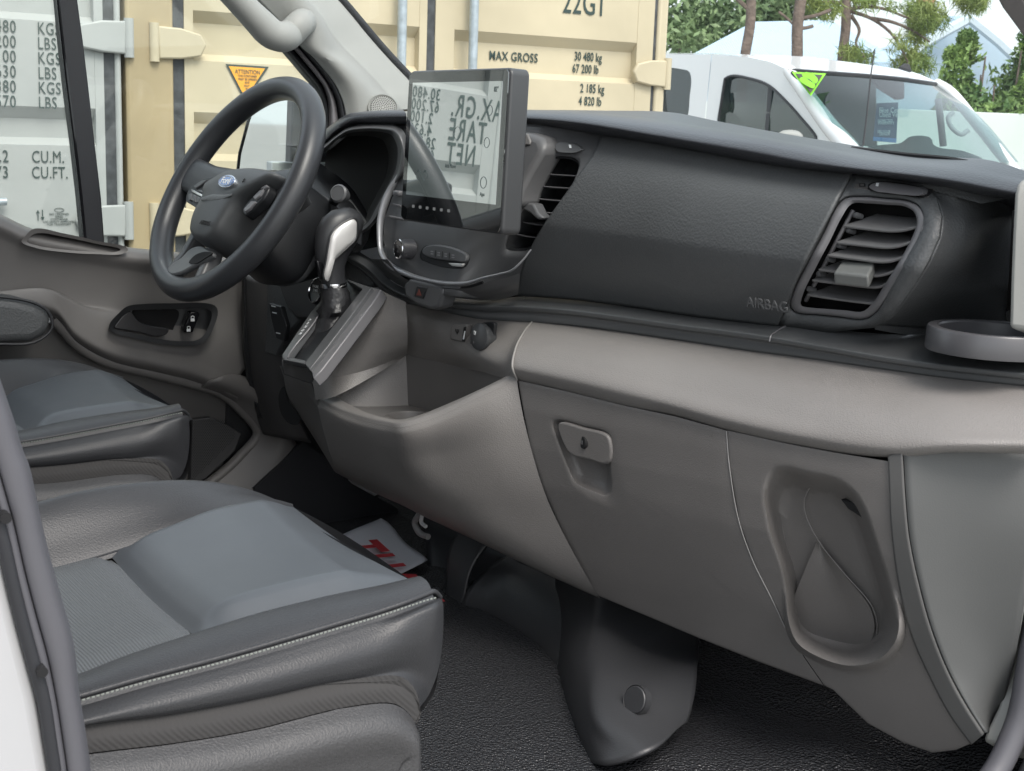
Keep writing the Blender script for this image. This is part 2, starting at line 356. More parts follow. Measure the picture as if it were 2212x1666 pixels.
tube('door_handle', [PK(14, 436, .03), PK(-160, 432, .03)], .013, M_rod, CWH, n=4)
rowy = [74, 106, 138, 170, 202, 234]
vals = [('30.480', 'KGS', 'MAX.GR.'), ('67.200', 'LBS', ''), ('2.100', 'KGS', 'TARE'), ('4.630', 'LBS', ''), ('28.380', 'KGS', 'NET'), ('62.570', 'LBS', '')]
ox = PK(34, 60).y
for (a, b, c), yy in zip(vals, rowy):
    z = PK(80, yy).z
    text('lettering', b, cpt(PK(79 + yy * .015, yy).y, z, .003), CD, (0, 0, 1), .056, M_letter, CWH, .68, 'LEFT', .0006, 1.1, .0001)
    text('lettering', a, cpt(PK(35, yy).y, z, .003), CD, (0, 0, 1), .056, M_letter, CWH, .72, 'RIGHT', .0006, 1.12, .0003)
    if c and 0: text('lettering', c, cpt(PK(35, yy).y - .27, z - .05, .003), CD, (0, 0, 1), .105, M_letter, CWH, .78, 'RIGHT', .0006, 1.15, .0006)
for (a, b, c), yy in zip(vals, rowy):  # second weight panel, added out of direct view for the touchscreen's reflection
    z = PK(80, yy).z - .003
    text('lettering', a, cpt(-.37, z, .003), CD, (0, 0, 1), .063, M_letter, CWH, .68, 'RIGHT', .0006, 1.12, .0003)
    text('lettering', b, cpt(-.30, z, .003), CD, (0, 0, 1), .063, M_letter, CWH, .72, 'LEFT', .0006, 1.12, .0003)
    if c: text('lettering', c, cpt(-.555, z - .05, .003), CD, (0, 0, 1), .125, M_letter, CWH, .54, 'RIGHT', .0006, 1.2, .0006)
for a, b, yy in (('33.2', 'CU.M.', 351), ('1.173', 'CU.FT.', 385)):
    z = PK(70, yy).z
    text('lettering', b, cpt(PK(68, yy).y, z, .003), CD, (0, 0, 1), .056, M_letter, CWH, .70, 'LEFT', .0006, 1.05, 0)
    text('lettering', a, cpt(PK(19, yy).y, z, .003), CD, (0, 0, 1), .056, M_letter, CWH, .72, 'RIGHT', .0006, 1.1, .0003)
text('lettering', 'CU.CAP.', cpt(PK(19, 380).y - .5, PK(70, 380).z, .003), CD, (0, 0, 1), .1, M_letter, CWH, .82, 'RIGHT', .0006, 1.15, .001)
for xx, s in ((82, 1), (92, -1)):
    a = PK(xx, 465, .003); z = V((0, 0, 1)); plate('arrow_mark', [a + z * .018 * s, a + CD * .006 + z * .006 * s, a + CD * .0015 + z * .006 * s, a + CD * .0015 - z * .018 * s, a - CD * .0015 - z * .018 * s, a - CD * .0015 + z * .006 * s, a - CD * .006 + z * .006 * s], CN * .0008, M_letter, CWH, 0)
ov = PK(128, 454, .003)
tube('oval_mark', [ov + CD * math.cos(t) * .016 + V((0, 0, 1)) * math.sin(t) * .0065 for t in [i * .5236 for i in range(12)]], .0009, M_letter, CWH, n=24, seg=5, closed=True)
for i, s in enumerate(('ISO CERTIFIED', 'SERIES', 'CONTAINER', 'CSC SAFETY APPROVED', 'FOR TRANSPORT')): text('lettering', s, PK(128, 465 + i * 5.5, .003), CD, (0, 0, 1), .010, M_letter, CWH, 1, 'CENTER', .0003)

# ---- parked white pickup behind the cream container
M_tint = glassmat('tinted side glass', (.16, .19, .18), .12)
M_wind = glassmat('green windscreen glass', (.42, .56, .55), .1)
WV = empty('parked_van', PD(1800, 330, 9.6), 'white parked vehicle with a lime green sticker on its windscreen', 'vehicle'); WV.location.z = -.75
# side plane and windscreen as lofts with depth
def D(p, d): return PD(p[0], p[1], d)
sideL, cor = 12.2, 10.0
def sdep(x): return sideL + (cor - sideL) * (x - 1437) / 393.0
def SD(pts, off=0): return [D(p, sdep(p[0]) + off) for p in pts]
roofedge = Z3([(-400, 318), (-100, 320), (80, 320), (360, 325), (560, 340), (700, 370), (810, 420)])
belt = [(1290, 420), (1350, 420), (1437, 420), (1550, 425), (1700, 430), (1790, 430), (1870, 430)]
apil = Z3([(810, 420), (870, 500), (970, 640), (1060, 760), (1140, 850), (1300, 1050), (1400, 1190)])
side_out = [(1285, 425), (1285, 115)] + Z3([(80, 320), (360, 325), (560, 340), (700, 370), (810, 420), (900, 540), (1040, 720), (1140, 850), (1350, 1150)]) + [(1890, 700), (1285, 650)]
win1 = Z3([(80, 412), (170, 412), (215, 425), (228, 460), (222, 560), (190, 720), (80, 700)])
win2 = Z3([(430, 470), (460, 455), (560, 465), (690, 510), (780, 590), (880, 700), (975, 828), (700, 790), (395, 748), (410, 600)])
# body side with window holes: a front panel split into two ring panels at the door seam
def sidering(outer, inner, nm):
    oo, ii = ringloops(outer, smooth2(inner, 60), 90)
    return rings(nm, [SD(oo), SD(ii), SD(ii, .04)], M_white, WV, ang=30)
seam_t, seam_b = (1410 + .3628 * 350, .3628 * 325), (1410 + .3628 * 262, 425)
sidering([(1285, 425), (1285, 116), (1437, 116.5), seam_t, seam_b], win1, 'rear_side_panel')
sidering([(seam_b[0] + 1.2, seam_b[1]), (seam_t[0] + 1.2, seam_t[1])] + Z3([(560, 340), (700, 370), (810, 420), (900, 540), (1040, 720), (1140, 850), (1350, 1150)]) + [(1890, 500)], win2, 'front_door')
plate('side_window', SD(smooth2(win1, 40), .04), FW * .004, M_tint, WV, 0); plate('side_window', SD(smooth2(win2, 40), .04), FW * .004, M_tint, WV, 0)
plate('window_divider', SD(Z3([(690, 512), (712, 520), (688, 790), (668, 785)]), .02), FW * .02, M_rubber, WV, 0)
tube('window_seal', SD(win2 + [win2[0]], -.005), .012, M_rubber, WV, n=80, seg=6)
# roof and windscreen
rf_near = SD(Z3([(-100, 320), (80, 320), (360, 325), (560, 340), (700, 370), (810, 420)]))
dr = [11.3, 11.2, 11.1, 11.0, 10.95, 10.9]
rf_far = [D(p, sdep(p[0]) + e) for p, e in zip(Z3([(0, 300), (250, 310), (560, 322), (900, 335), (1150, 365), (1350, 400)]), (1.6, 1.5, 1.4, 1.3, 1.2, 1.1))]
wtop_near = [D(p, d) for p, d in zip(Z3([(810, 420), (1050, 438), (1250, 452), (1450, 470), (1600, 490), (1700, 505)]), (10.65, 10.5, 10.5, 10.6, 10.8, 11.1))]
wbot = [D(p, d) for p, d in zip([(1835, 330), (1900, 345), (2000, 352), (2100, 352), (2160, 352), (2200, 350)], (10.0, 9.7, 9.6, 9.8, 10.2, 10.5))]
rtop = [D(p, d) for p, d in zip(Z3([(560, 325), (900, 338), (1150, 368), (1350, 395), (1550, 430), (1700, 490)]), (12.2, 12.0, 11.7, 11.6, 11.5, 11.3))]
loft('roof', [rtop, wtop_near], M_white, WV, 30, 8)
loft('roof_side', [[D(p, sdep(p[0]) + 1.3) for p in Z3([(-100, 312), (80, 316), (360, 318), (560, 325)])], SD(Z3([(-100, 320), (80, 320), (360, 325), (560, 340)]))], M_white, WV, 12, 4)
mesh('roof_corner', [rtop[0], SD(Z3([(560, 340)]))[0], SD(Z3([(700, 370)]))[0], SD(Z3([(810, 420)]))[0]], [(0, 1, 2, 3)], M_white, WV)
loft('windscreen', [wtop_near, [a.lerp(b, .5) - FW * .12 for a, b in zip(wtop_near, wbot)], wbot], M_wind, WV, 30, 10)
tube('windscreen_pillar', SD(apil[:6], -.01), [.05, .06, .07, .08], M_white, WV, n=30, seg=10)
tube('windscreen_pillar', [D(p, d) for p, d in zip(Z3([(1690, 500), (1760, 540), (1900, 700), (2060, 900), (2180, 1050)]), (11.1, 11.0, 10.8, 10.5, 10.3))], .045, M_white, WV, n=30, seg=10)
tube('windscreen_edge', wtop_near, .018, M_rubber, WV, n=30, seg=6)
tube('windscreen_edge', [D(p, d) for p, d in zip(Z3([(830, 430), (950, 600), (1060, 740), (1150, 850), (1250, 870)]), (10.6, 10.4, 10.2, 10.0, 9.9))], .014, M_rubber, WV, n=30, seg=6)
hood = [D(p, d) for p, d in zip([(1835, 342), (1900, 358), (2000, 366), (2100, 366), (2160, 364), (2200, 362)], (9.9, 9.6, 9.5, 9.7, 10.1, 10.4))]
hood2 = [p + V((.9, .5, -.25)) for p in hood]
loft('hood', [hood, hood2, [p + V((.12, .08, -.55)) for p in hood2]], M_white, WV, 16, 12)
# inside of the cab seen through the glass
M_cabdk = mat('vehicle cabin trim', (.09, .1, .1), .8)
plate('cabin_trim', [D(p, 11.2) for p in Z3([(1300, 470), (1500, 480), (1500, 585), (1450, 590), (1340, 520)])], FW * .05, mat('mirror console', (.12, .06, .06), .6), WV, .01)
plate('cabin_trim', [D(p, 11.6) for p in Z3([(900, 440), (1330, 470), (1340, 870), (1150, 860), (1000, 640)])], FW * .05, mat('cabin headliner grey', (.2, .21, .21), .9), WV, .01)
loft('dashboard', [[D(p, 10.6) for p in Z3([(1280, 870), (1400, 860), (1480, 850), (1530, 815), (1660, 825), (1670, 860), (1850, 900), (1960, 940)])], [D(p, 10.2) for p in Z3([(1280, 1000), (1400, 1000), (1480, 1000), (1530, 1000), (1660, 1000), (1670, 1000), (1850, 1000), (1960, 1000)])]], M_cabdk, WV, 30, 4)
tube('grab_handle', [D(p, 11.4) for p in Z3([(1790, 670), (1760, 700), (1780, 760), (1840, 800), (1880, 775)])], .02, mat('grab handle grey', (.35, .38, .38), .6), WV, n=24)
tube('window_divider', [D(p, 11.6) for p in Z3([(1700, 590), (1730, 870)])], .03, M_cabdk, WV, n=4)
card = [D(p, 10.75) for p in Z3([(1335, 615), (1462, 610), (1450, 850), (1312, 838)])]
plate('price_card', card, FW * .01, mat('navy card', (.06, .11, .2), .6), WV, 0)
plate('price_card', [D(p, 10.74) for p in Z3([(1314, 815), (1452, 825), (1450, 850), (1312, 838)])], FW * .004, mat('blue card stripe', (.1, .25, .55), .6), WV, 0)
for s, a, b, z in (('Blue Certified', 1348, 672, .075), ('Used Vehicle', 1348, 698, .075), ('INSPECTED', 1340, 728, .04), ('WARRANTY', 1340, 742, .04), ('SEE YOUR', 1338, 792, .04), ('DEALER', 1350, 806, .04)):
    text('lettering', s, D(Z3([(a, b)])[0], 10.73), RT, UP, z * .8, mat('pale card print', (.6, .7, .75), .6), WV, .72)
# sticker
plate('sticker', [D(p, d) for p, d in zip(Z3([(828, 428), (1032, 438), (942, 573)]), (10.35, 10.3, 10.2))], FW * .004, mat('lime sticker', (.25, .7, .03), .5), WV, 0)
plate('sticker', [D(p, d - .02) for p, d in zip(Z3([(850, 438), (1012, 446), (942, 555)]), (10.35, 10.3, 10.2))], FW * .004, mat('sticker dark', (.06, .06, .05), .5), WV, 0)
for q in (((872, 470), (890, 458), (940, 485), (968, 505), (960, 525), (925, 515)), ((888, 440), (910, 430), (960, 445), (985, 480), (970, 498), (930, 470), (900, 462))):
    plate('sticker', [D(p, 10.2) for p in smooth2(Z3(q), 20)], FW * .004, MATS['lime sticker'], WV, 0)
tube('antenna', [D(p, d) for p, d in zip(Z3([(1253, 865), (1280, 640), (1300, 440), (1322, 292)]), (9.6, 9.6, 9.6, 9.6))], [.008, .006, .005], M_rubber, WV, n=20, seg=6)
plate('roof_antenna', [D(p, 11.2) for p in Z3([(1462, 402), (1500, 375), (1530, 380), (1545, 428)])], FW * .05, M_rubber, WV, .01)
loft('door_mirror', [[D(p, 9.9) for p in Z3([(740, 800), (770, 785), (860, 790), (885, 812)])], [D(p, 9.9) for p in Z3([(740, 900), (770, 900), (860, 900), (885, 900)])]], mat('mirror shell', (.3, .31, .3), .5), WV, 12, 4, thick=.05)
for dd in (0, 1):
    c = D((1500 + dd * 330, 700), sdep(1500 + dd * 330) + .1); c.z = -.4; lathe('wheel', c, SD([(1437, 500)])[0] - SD([(1400, 500)])[0] + V((0, 0, 0)) if False else FW - V((0, 0, FW.z)), [(.0, -.1), (.2, -.1), (.34, -.1), (.36, -.06), (.36, .1), (0, .1)], M_rubber, WV, 28)

# ---- white boundary wall, buildings, trees
M_wall = mat('white painted wall', (.62, .68, .65), .8, .2, 6, bdist=.01, var=.06, vscale=1)
wl = [D((1300, 262), 19), D((2700, 262), 19)]
def wallbox(nm, a, b, ztop, th, m, lab, cat):
    d = V((b.x - a.x, b.y - a.y, 0)); L = d.length; c = (a + b) / 2
    o = box(nm, (c.x, c.y, (ztop - .75) / 2), (L, th, ztop + .75), m, None, X=d, bev=.01); return tag(o, lab, cat)
wallbox('boundary_wall', D((1500, 240), 17.0), D((2750, 270), 19), D((2150, 243), 17.6).z, .2, M_wall, 'low white painted wall behind the parked white vehicle', 'wall')
M_roof = mat('pale blue standing seam roof', (.42, .56, .68), .5, .5, 8, kind='wave', bdist=.02)
M_bwall = mat('pale blue house wall', (.42, .53, .62), .8)
def house(lab, roofpts, d0, d1, wallpts, dw):
    e = empty('house', V((D(wallpts[0], dw).x, D(wallpts[0], dw).y, -.75)), lab, 'house')
    a = [D(p, d) for p, d in zip(roofpts, d0)]; b = [p + FW * d1 for p in a]
    plate('roof', a, V((0, 0, -.15)), M_roof, e, 0)
    wpts = [D(p, dw) for p in wallpts]; base = [V((p.x, p.y, -.75)) for p in (wpts[-1], wpts[0])]
    plate('wall', wpts + base, V((dh.x * 6, dh.y * 6, 0)), M_bwall, e, 0); return e
H1 = house('long pale blue metal roofed building behind the pine trunks', Z3([(240, 322), (600, 130), (1060, 120), (1500, 375)]), (31, 36, 36, 31), 1, Z3([(240, 325), (1500, 378)]), 31.5)
H2 = empty('house', D((2060, 200), 34), 'pale blue gabled house behind the leafy bush', 'house'); H2.location.z = -.75
gw = [D(p, 34) for p in Z3([(1400, 420), (1640, 240), (1890, 125), (2040, 240), (2220, 420)])]
plate('wall', gw + [V((gw[-1].x, gw[-1].y, -.7)), V((gw[0].x, gw[0].y, -.7))], V((dh.x * 5, dh.y * 5, 0)), M_bwall, H2, 0)
ga = [D(p, 33.5) for p in Z3([(1360, 440), (1885, 115), (1860, 96), (1700, 96), (1480, 250)])]
plate('roof', ga, V((0, 0, -.1)), M_roof, H2, 0)
tube('roof_edge', [D(p, 33.4) for p in Z3([(1340, 455), (1640, 245), (1888, 110), (2060, 250), (2250, 430)])], .13, mat('white fascia', (.55, .64, .7), .7), H2, n=40, seg=6, lin=True)
ch = D(Z3([(1620, 45)])[0], 36); box('chimney', ch + V((0, 0, .3)), (.35, .35, 1.2), mat('brick chimney', (.45, .2, .12), .8), H2)

def leafcard(vs, fs, c, s, nrm=None):
    a = V((random.gauss(0, 1), random.gauss(0, 1), random.gauss(0, 1))).normalized(); b = a.orthogonal().normalized(); n = len(vs)
    b = (Matrix.Rotation(random.random() * 6.28, 3, a) @ b)
    k = a.cross(b); vs += [c + b * s, c + k * s * .38, c - b * s, c - k * s * .38]; fs.append((n, n + 1, n + 2, n + 3))
def foliage(nm, blobs, nleaf, size, m, par, needle=False):
    vs, fs = [], []
    for c, r in blobs:
        for i in range(nleaf):
            d = V((random.gauss(0, 1), random.gauss(0, 1), random.gauss(0, 1))).normalized()
            q = c + V((d.x * r[0], d.y * r[0], d.z * r[1])) * (random.random() ** .45)
            if pnoise(q * 1.3) < -.18: continue
            if needle:
                for _ in range(3):
                    dd = (V((random.gauss(0, 1), random.gauss(0, 1), random.gauss(0, 1))) + V((0, 0, -.1))).normalized(); s = dd.orthogonal().normalized() * size * .09; n = len(vs)
                    vs += [q - s, q + s, q + dd * size * 1.6]; fs.append((n, n + 1, n + 2))
            else: leafcard(vs, fs, q, size * random.uniform(.6, 1.3))
    return mesh(nm, vs, fs, m, par, False)
def leafmat(name, c1, c2, sc_=3):
    m = mat(name, c1, .55, 0); t = m.node_tree; b = t.nodes['Principled BSDF']; n = t.nodes.new('ShaderNodeTexNoise'); n.inputs['Scale'].default_value = sc_
    tc = t.nodes.new('ShaderNodeTexCoord'); t.links.new(tc.outputs['Object'], n.inputs[0]); r = t.nodes.new('ShaderNodeValToRGB'); r.color_ramp.elements[0].position = .35; r.color_ramp.elements[1].position = .65
    r.color_ramp.elements[0].color = (*c1, 1); r.color_ramp.elements[1].color = (*c2, 1); t.links.new(n.outputs[0], r.inputs[0]); t.links.new(r.outputs[0], b.inputs['Base Color'])
    b.inputs['Subsurface Weight'].default_value = 0
    return m
L1 = leafmat('mixed green leaves', (.05, .1, .02), (.16, .26, .06), 1.5); L2 = leafmat('bright bush leaves', (.06, .13, .03), (.22, .33, .09), 2.5); L3 = leafmat('pine needles', (.13, .2, .04), (.25, .3, .08), 1.5)
L4 = leafmat('hazy far leaves', (.08, .14, .06), (.2, .28, .12), .5)
M_bark = mat('pine bark', (.15, .115, .095), .9, 1, 14, bdist=.03, var=.35, vscale=6)
# distant broadleaf trees
def tree(lab, blobs, base, m, n, size, grp='trees beyond the parked vehicle'):
    e = empty('broadleaf_tree', V((base.x, base.y, -.75)), lab, 'tree', grp)
    tube('trunk', [V((base.x, base.y, -.75)), V((base.x, base.y, base.z))], [.3, .2], M_bark, e, n=6, seg=10)
    foliage('crown', blobs, n, size, m, e); return e
tree('broad hazy green tree just right of the cream container', [(D((1470, 30), 44), (2.2, 1.5)), (D((1530, 15), 45), (2.0, 1.4)), (D((1450, 85), 43), (1.6, 1.0)), (D((1560, 60), 46), (1.4, .9)), (D((1420, -30), 45), (2.5, 1.5))], D((1480, 60), 44), L4, 1300, .16)
tree('pale green tree showing between the left and middle pine trunks', [(D((1680, 10), 50), (1.8, 1.0)), (D((1740, -15), 50), (2.0, 1.1)), (D((1640, 20), 50), (1.2, .7))], D((1690, 20), 50), L4, 1100, .18)
# leafy bush
B = empty('leafy_bush', V((D((2150, 230), 15).x, D((2150, 230), 15).y, -.75)), 'bright green leafy bush rising above the white wall', 'bush')
bl = [(D(p, 18.6), r) for p, r in (((2075, 175), (.3, .4)), ((2100, 130), (.25, .25)), ((2120, 200), (.42, .35)), ((2160, 150), (.36, .35)), ((2195, 100), (.3, .35)), ((2205, 180), (.45, .45)), ((2060, 120), (.12, .12)), ((2090, 85), (.12, .13)), ((2200, 60), (.14, .16)), ((2240, 120), (.5, .6)), ((2160, 225), (.5, .2)), ((2060, 215), (.2, .2)), ((2130, 240), (.7, .22)), ((2230, 200), (.5, .5)))]
foliage('crown', bl, 2200, .06, L2, B)
for i in range(7):
    p = D((2080 + i * 22, 240), 18.6); tube('stem', [V((p.x, p.y, -.7)), p + V((random.uniform(-.2, .2), 0, random.uniform(.3, .8)))], [.03, .012], M_bark, B, n=8, seg=6)
# pines
for i, (xb, xt, wd, lab) in enumerate((((1410 + .3628 * 550), (1410 + .3628 * 588), 23, 'leftmost of three bare pine trunks behind the parked vehicle'), ((1410 + .3628 * 860), (1410 + .3628 * 885), 26, 'middle pine trunk with a broken side branch'), ((1410 + .3628 * 1130), (1410 + .3628 * 1150), 22, 'rightmost pine trunk carrying the drooping needle branches'))):
    d = 22 + i * .8; e = empty('pine_tree', V((D((xb, 150), d).x, D((xb, 150), d).y, -.75)), lab, 'tree', 'pines behind the parked vehicle')
    p0 = D((xb, 120), d); p1 = D((xt, -10), d); up = p1 - p0; r_ = wd / FL * d / 2
    b0 = V((p0.x, p0.y, -.75)); mid = p0.lerp(p1, .5) + RT * .03 * (-1) ** i
    tube('trunk', [b0, p0, mid, p1, p1 + up * 1.5, p1 + up * 4], [r_ * 1.1, r_, r_ * .95, r_ * .95, r_ * .7], M_bark, e, n=50, seg=12)
    foliage('crown', [(p1 + up * 3.5 + V((random.uniform(-1, 1), random.uniform(-1, 1), random.uniform(-.5, .5))), (1.6, .9)) for _ in range(4)], 500, .2, L3, e, True)
    if i == 1:
        tube('branch', [D(p, d) for p in Z3([(880, 170), (920, 165), (955, 155)])], .03, M_bark, e, n=8, seg=6); tube('branch', [D(p, d) for p in Z3([(850, 160), (800, 110), (750, 70)])], .02, M_bark, e, n=8, seg=6)
        tube('branch', [D(p, d) for p in Z3([(890, 110), (980, 90), (1060, 60)])], .03, M_bark, e, n=8, seg=6)
    if i == 0: tube('branch', [D(p, d) for p in Z3([(575, 60), (530, 20), (490, -20)])], .035, M_bark, e, n=8, seg=6)
    if i == 2:
        for br in ([(1150, 60), (1300, 110), (1420, 200), (1500, 330), (1530, 400)], [(1160, 60), (1280, 40), (1400, 60), (1500, 100), (1600, 130)], [(1180, 90), (1230, 180), (1210, 260), (1260, 340)], [(1140, 20), (1000, 10), (900, 10)], [(1300, 110), (1420, 130), (1560, 190), (1650, 250)]):
            tube('branch', [D(p, d) for p in Z3(br)], [.035, .015], M_bark, e, n=16, seg=6)
        pb = [(1400, 60), (1480, 80), (1560, 60), (1620, 110), (1680, 130), (1600, 180), (1540, 230), (1620, 300), (1560, 340), (1600, 390), (1500, 150), (1260, 60), (1230, 340), (1190, 310), (1440, 30), (1340, 20), (1210, 150), (1060, 60), (1100, 100), (1660, 70), (1500, 380), (1450, 240), (1960, 10), (1900, 30), (1860, -10), (1980, -30), (1250, 20), (960, 10)]
        foliage('crown_branches', [(D(Z3([p])[0], d + random.uniform(-.4, .4)), (.26, .2)) for p in pb], 150, .1, L3, e, True)

# ================================================================== 2. our van: body, floor, pillars, glass
VB = empty('van_body', (0, .4, 0), 'van we look into: white body, light grey pillars, seals and roof round the cab', 'van')
# roof and shell around the cab (seen from the side, and they shade it)
box('roof', (0, -.55, 1.86), (1.84, 2.6, .06), M_light, VB, bev=.02)
box('rear_bulkhead', (0, -1.45, .7), (1.8, .04, 2.3), M_mid, VB)
box('side_wall', (-.93, -.95, .7), (.05, 1.0, 2.3), M_light, VB)
# white outer body behind the open door (near left of the picture) and its seal
bx = .875
body = Z7([(-700, -900), (-330, -900), (-120, 0), (0, 350), (100, 750), (200, 1150), (270, 1545), (330, 1900), (-700, 1900)])
bpl = [PX(p[0], p[1], bx + .012) for p in body]
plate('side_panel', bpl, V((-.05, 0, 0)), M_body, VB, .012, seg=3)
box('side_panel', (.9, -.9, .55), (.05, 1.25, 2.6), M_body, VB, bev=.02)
s_in = Z7([(-160, -700), (-60, -560), (62, -250), (120, -60), (145, 0), (190, 200), (240, 420), (300, 640), (370, 900), (400, 1150), (440, 1400), (458, 1545), (480, 1800)])
s_out = Z7([(-420, -700), (-330, -560), (-170, -250), (-100, 0), (-60, 150), (10, 380), (60, 600), (110, 800), (165, 1000), (215, 1180), (250, 1400), (272, 1545), (300, 1800)])
rowsS = []
for f, dx in ((0, .0), (.05, .010), (.2, .014), (.33, .012), (.36, .008), (.39, .013), (.6, .016), (.85, .013), (.97, .003), (1, -.03)):
    rowsS.append([PX(a[0] + (b[0] - a[0]) * f, a[1] + (b[1] - a[1]) * f, bx + dx) for a, b in zip(s_out, s_in)])
loft('door_seal', rowsS, M_seal, VB, 90, 27, thick=.004)
tube('door_seal', [PX(a[0] + 1, a[1], bx + .014) for a in s_out], .005, M_rubber, VB, n=80, seg=8)
for (sx, sy) in Z7([(28, 270), (212, 1045)]): lathe('seal_clip', PX(sx, sy, bx + .022), (1, 0, 0), [(0, .002), (.004, .002), (.004, -.01)], M_deep, VB, 12)
# right hand A pillar: dark frame at top right, grey trim, sill seal at bottom right
ap = [(2118, -60), (2160, 20), (2212, 90), (2300, 190), (2420, 330), (2700, 560), (2700, -60)]
plate('windshield_pillar', [PX(p[0], p[1], .86) for p in ap], V((.04, 0, 0)), mat('grey pillar shell', (.2, .19, .19), .5), VB, .008)
lt = [(2218, 378), (2196, 392), (2188, 420), (2183, 520), (2180, 600), (2177, 710), (2260, 740), (2420, 740), (2420, 420), (2300, 360)]
plate('pillar_trim', [PX(p[0], p[1], .84) for p in lt], V((.03, .02, 0)), M_light, VB, .006)
jt = [(2212, 1275), (2201, 1357), (2179, 1458), (2154, 1528), (2127, 1584), (2122, 1602), (2178, 1634), (2197, 1560), (2212, 1470), (2230, 1380), (2290, 1250), (2330, 1000), (2330, 700), (2230, 1000), (2222, 1180)]
plate('pillar_trim', [PX(p[0], p[1], .83) for p in jt], V((.03, .02, 0)), M_light, VB, .005)
sill = [PX(p[0], p[1], .875) for p in ((2290, 1150), (2245, 1320), (2222, 1450), (2203, 1550), (2180, 1610), (2150, 1668), (2100, 1730))]
tube('door_seal', sill, .016, M_seal, VB, n=50, seg=14); tube('door_seal', [p + V((.03, .012, -.01)) for p in sill], .012, M_rubber, VB, n=50, seg=10)
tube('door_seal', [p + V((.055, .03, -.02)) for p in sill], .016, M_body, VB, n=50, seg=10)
# left hand (driver side) A pillar with trim
pe = Z4([(0, 0)])
edge_in = [PX(p[0], p[1], -.82) for p in ZA([(-200, -560), (500, 150), (640, 300), (790, 420), (940, 560), (1080, 720), (1200, 880), (1260, 1000), (1300, 1100), (1340, 1270), (1360, 1420)])]
edge_md = [PX(p[0], p[1], -.80) for p in ZA([(400, -540), (700, -100), (960, 250), (1000, 400), (1010, 540), (1190, 700), (1300, 820), (1380, 930), (1440, 1060), (1470, 1220), (1480, 1400)])]
edge_m2 = [PX(p[0], p[1], -.83) for p in ZA([(700, -500), (850, -100), (1070, 230), (1150, 400), (1220, 520), (1400, 700), (1560, 860), (1680, 1000), (1770, 1100), (1820, 1240), (1830, 1400)])]
edge_ws = [PX(p[0], p[1], -.86) for p in ZA([(900, -500), (1090, -80), (1180, 0), (1350, 190), (1500, 370), (1650, 545), (1800, 710), (1900, 815), (2005, 925), (2120, 1060), (2250, 1300)])]
loft('windshield_pillar', [edge_in, edge_md, edge_m2, edge_ws], M_light, VB, 70, 30, thick=.01)
tube('windshield_edge', [p + V((.0, .012, .008)) for p in edge_ws], .010, M_rubber, VB, n=60, seg=8)
def band(nm, l1, l2, m, x1, x2, nseg=10): return loft(nm, [[PX(p[0], p[1], x1) for p in l1], [PX((p[0] + q[0]) / 2, (p[1] + q[1]) / 2, max(x1, x2) + .01) for p, q in zip(l1, l2)], [PX(q[0], q[1], x2) for q in l2]], m, VB, 50, nseg, thick=.006)
A = ZA([(-300, -500), (100, 0), (500, 440), (680, 650), (850, 850), (950, 960), (1020, 1060), (1060, 1160), (1072, 1280), (1075, 1420)])
Bq = ZA([(-100, -500), (270, 0), (660, 450), (800, 610), (960, 800), (1040, 900), (1090, 1010), (1120, 1130), (1125, 1260), (1125, 1420)])
Cq = ZA([(-50, -500), (330, 0), (730, 450), (880, 620), (1050, 830), (1140, 960), (1200, 1080), (1225, 1180), (1240, 1300), (1250, 1420)])
Dq = ZA([(20, -500), (390, 0), (800, 410), (960, 560), (1100, 730), (1210, 880), (1270, 1000), (1310, 1100), (1345, 1270), (1370, 1420)])
band('door_frame', A, Bq, M_black, -.865, -.85); band('door_frame_seal', Bq, Cq, mat('mauve grey seal', (.22, .21, .22), .5), -.85, -.84); band('door_frame', Cq, Dq, M_rubber, -.84, -.825)
hd = [PX(*p, -.74) for p in ((430, -90), (505, -10), (560, 48), (588, 74), (608, 80))] + [PX(*p, -.76) for p in ((628, 72), (645, 55))] + [PX(652, 46, -.79)]
tube('grab_handle', hd, [.026, .026, .026, .027, .03, .03, .028, .026], M_light, VB, n=60, seg=20, flat=1.0)
tube('grab_handle', [PX(655, 48, -.815), PX(648, 50, -.77)], [.03, .027], M_light, VB, n=6, seg=20)
# tweeter in the pillar foot
tc_ = PX(827, 234, -.775); tn = (V((.80, -.35, .45))).normalized()
lathe('tweeter', tc_, tn, [(0, .004), (.026, .003), (.0285, .0), (.031, .003), (.033, 0), (.033, -.03)], M_light, VB, 40)
hol = []; vs, fs = [], []
ta = tn.orthogonal().normalized(); tb = tn.cross(ta)
for k in range(1, 7):
    for j in range(k * 6):
        a = 2 * math.pi * j / (k * 6); c = tc_ + tn * .0045 + (ta * math.cos(a) + tb * math.sin(a)) * .0042 * k; n0 = len(vs)
        for q in range(6): t = q * math.pi / 3; vs.append(c + (ta * math.cos(t) + tb * math.sin(t)) * .0013)
        fs.append(tuple(range(n0, n0 + 6)))
mesh('tweeter_grille', vs, fs, M_deep, VB, False)
# windshield glass
wsg = [[V((x, 1.62 + .32 * (1 - (x / .9) ** 2) - .05, .82)) for x in [-.9 + .15 * i for i in range(13)]], [V((x, 1.05 + .2 * (1 - (x / .9) ** 2), 1.3)) for x in [-.87 + .145 * i for i in range(13)]], [V((x, .66 + .12 * (1 - (x / .9) ** 2), 1.8)) for x in [-.84 + .14 * i for i in range(13)]]]
gridmesh('windshield', grid(wsg, 26, 16), M_glass, VB)
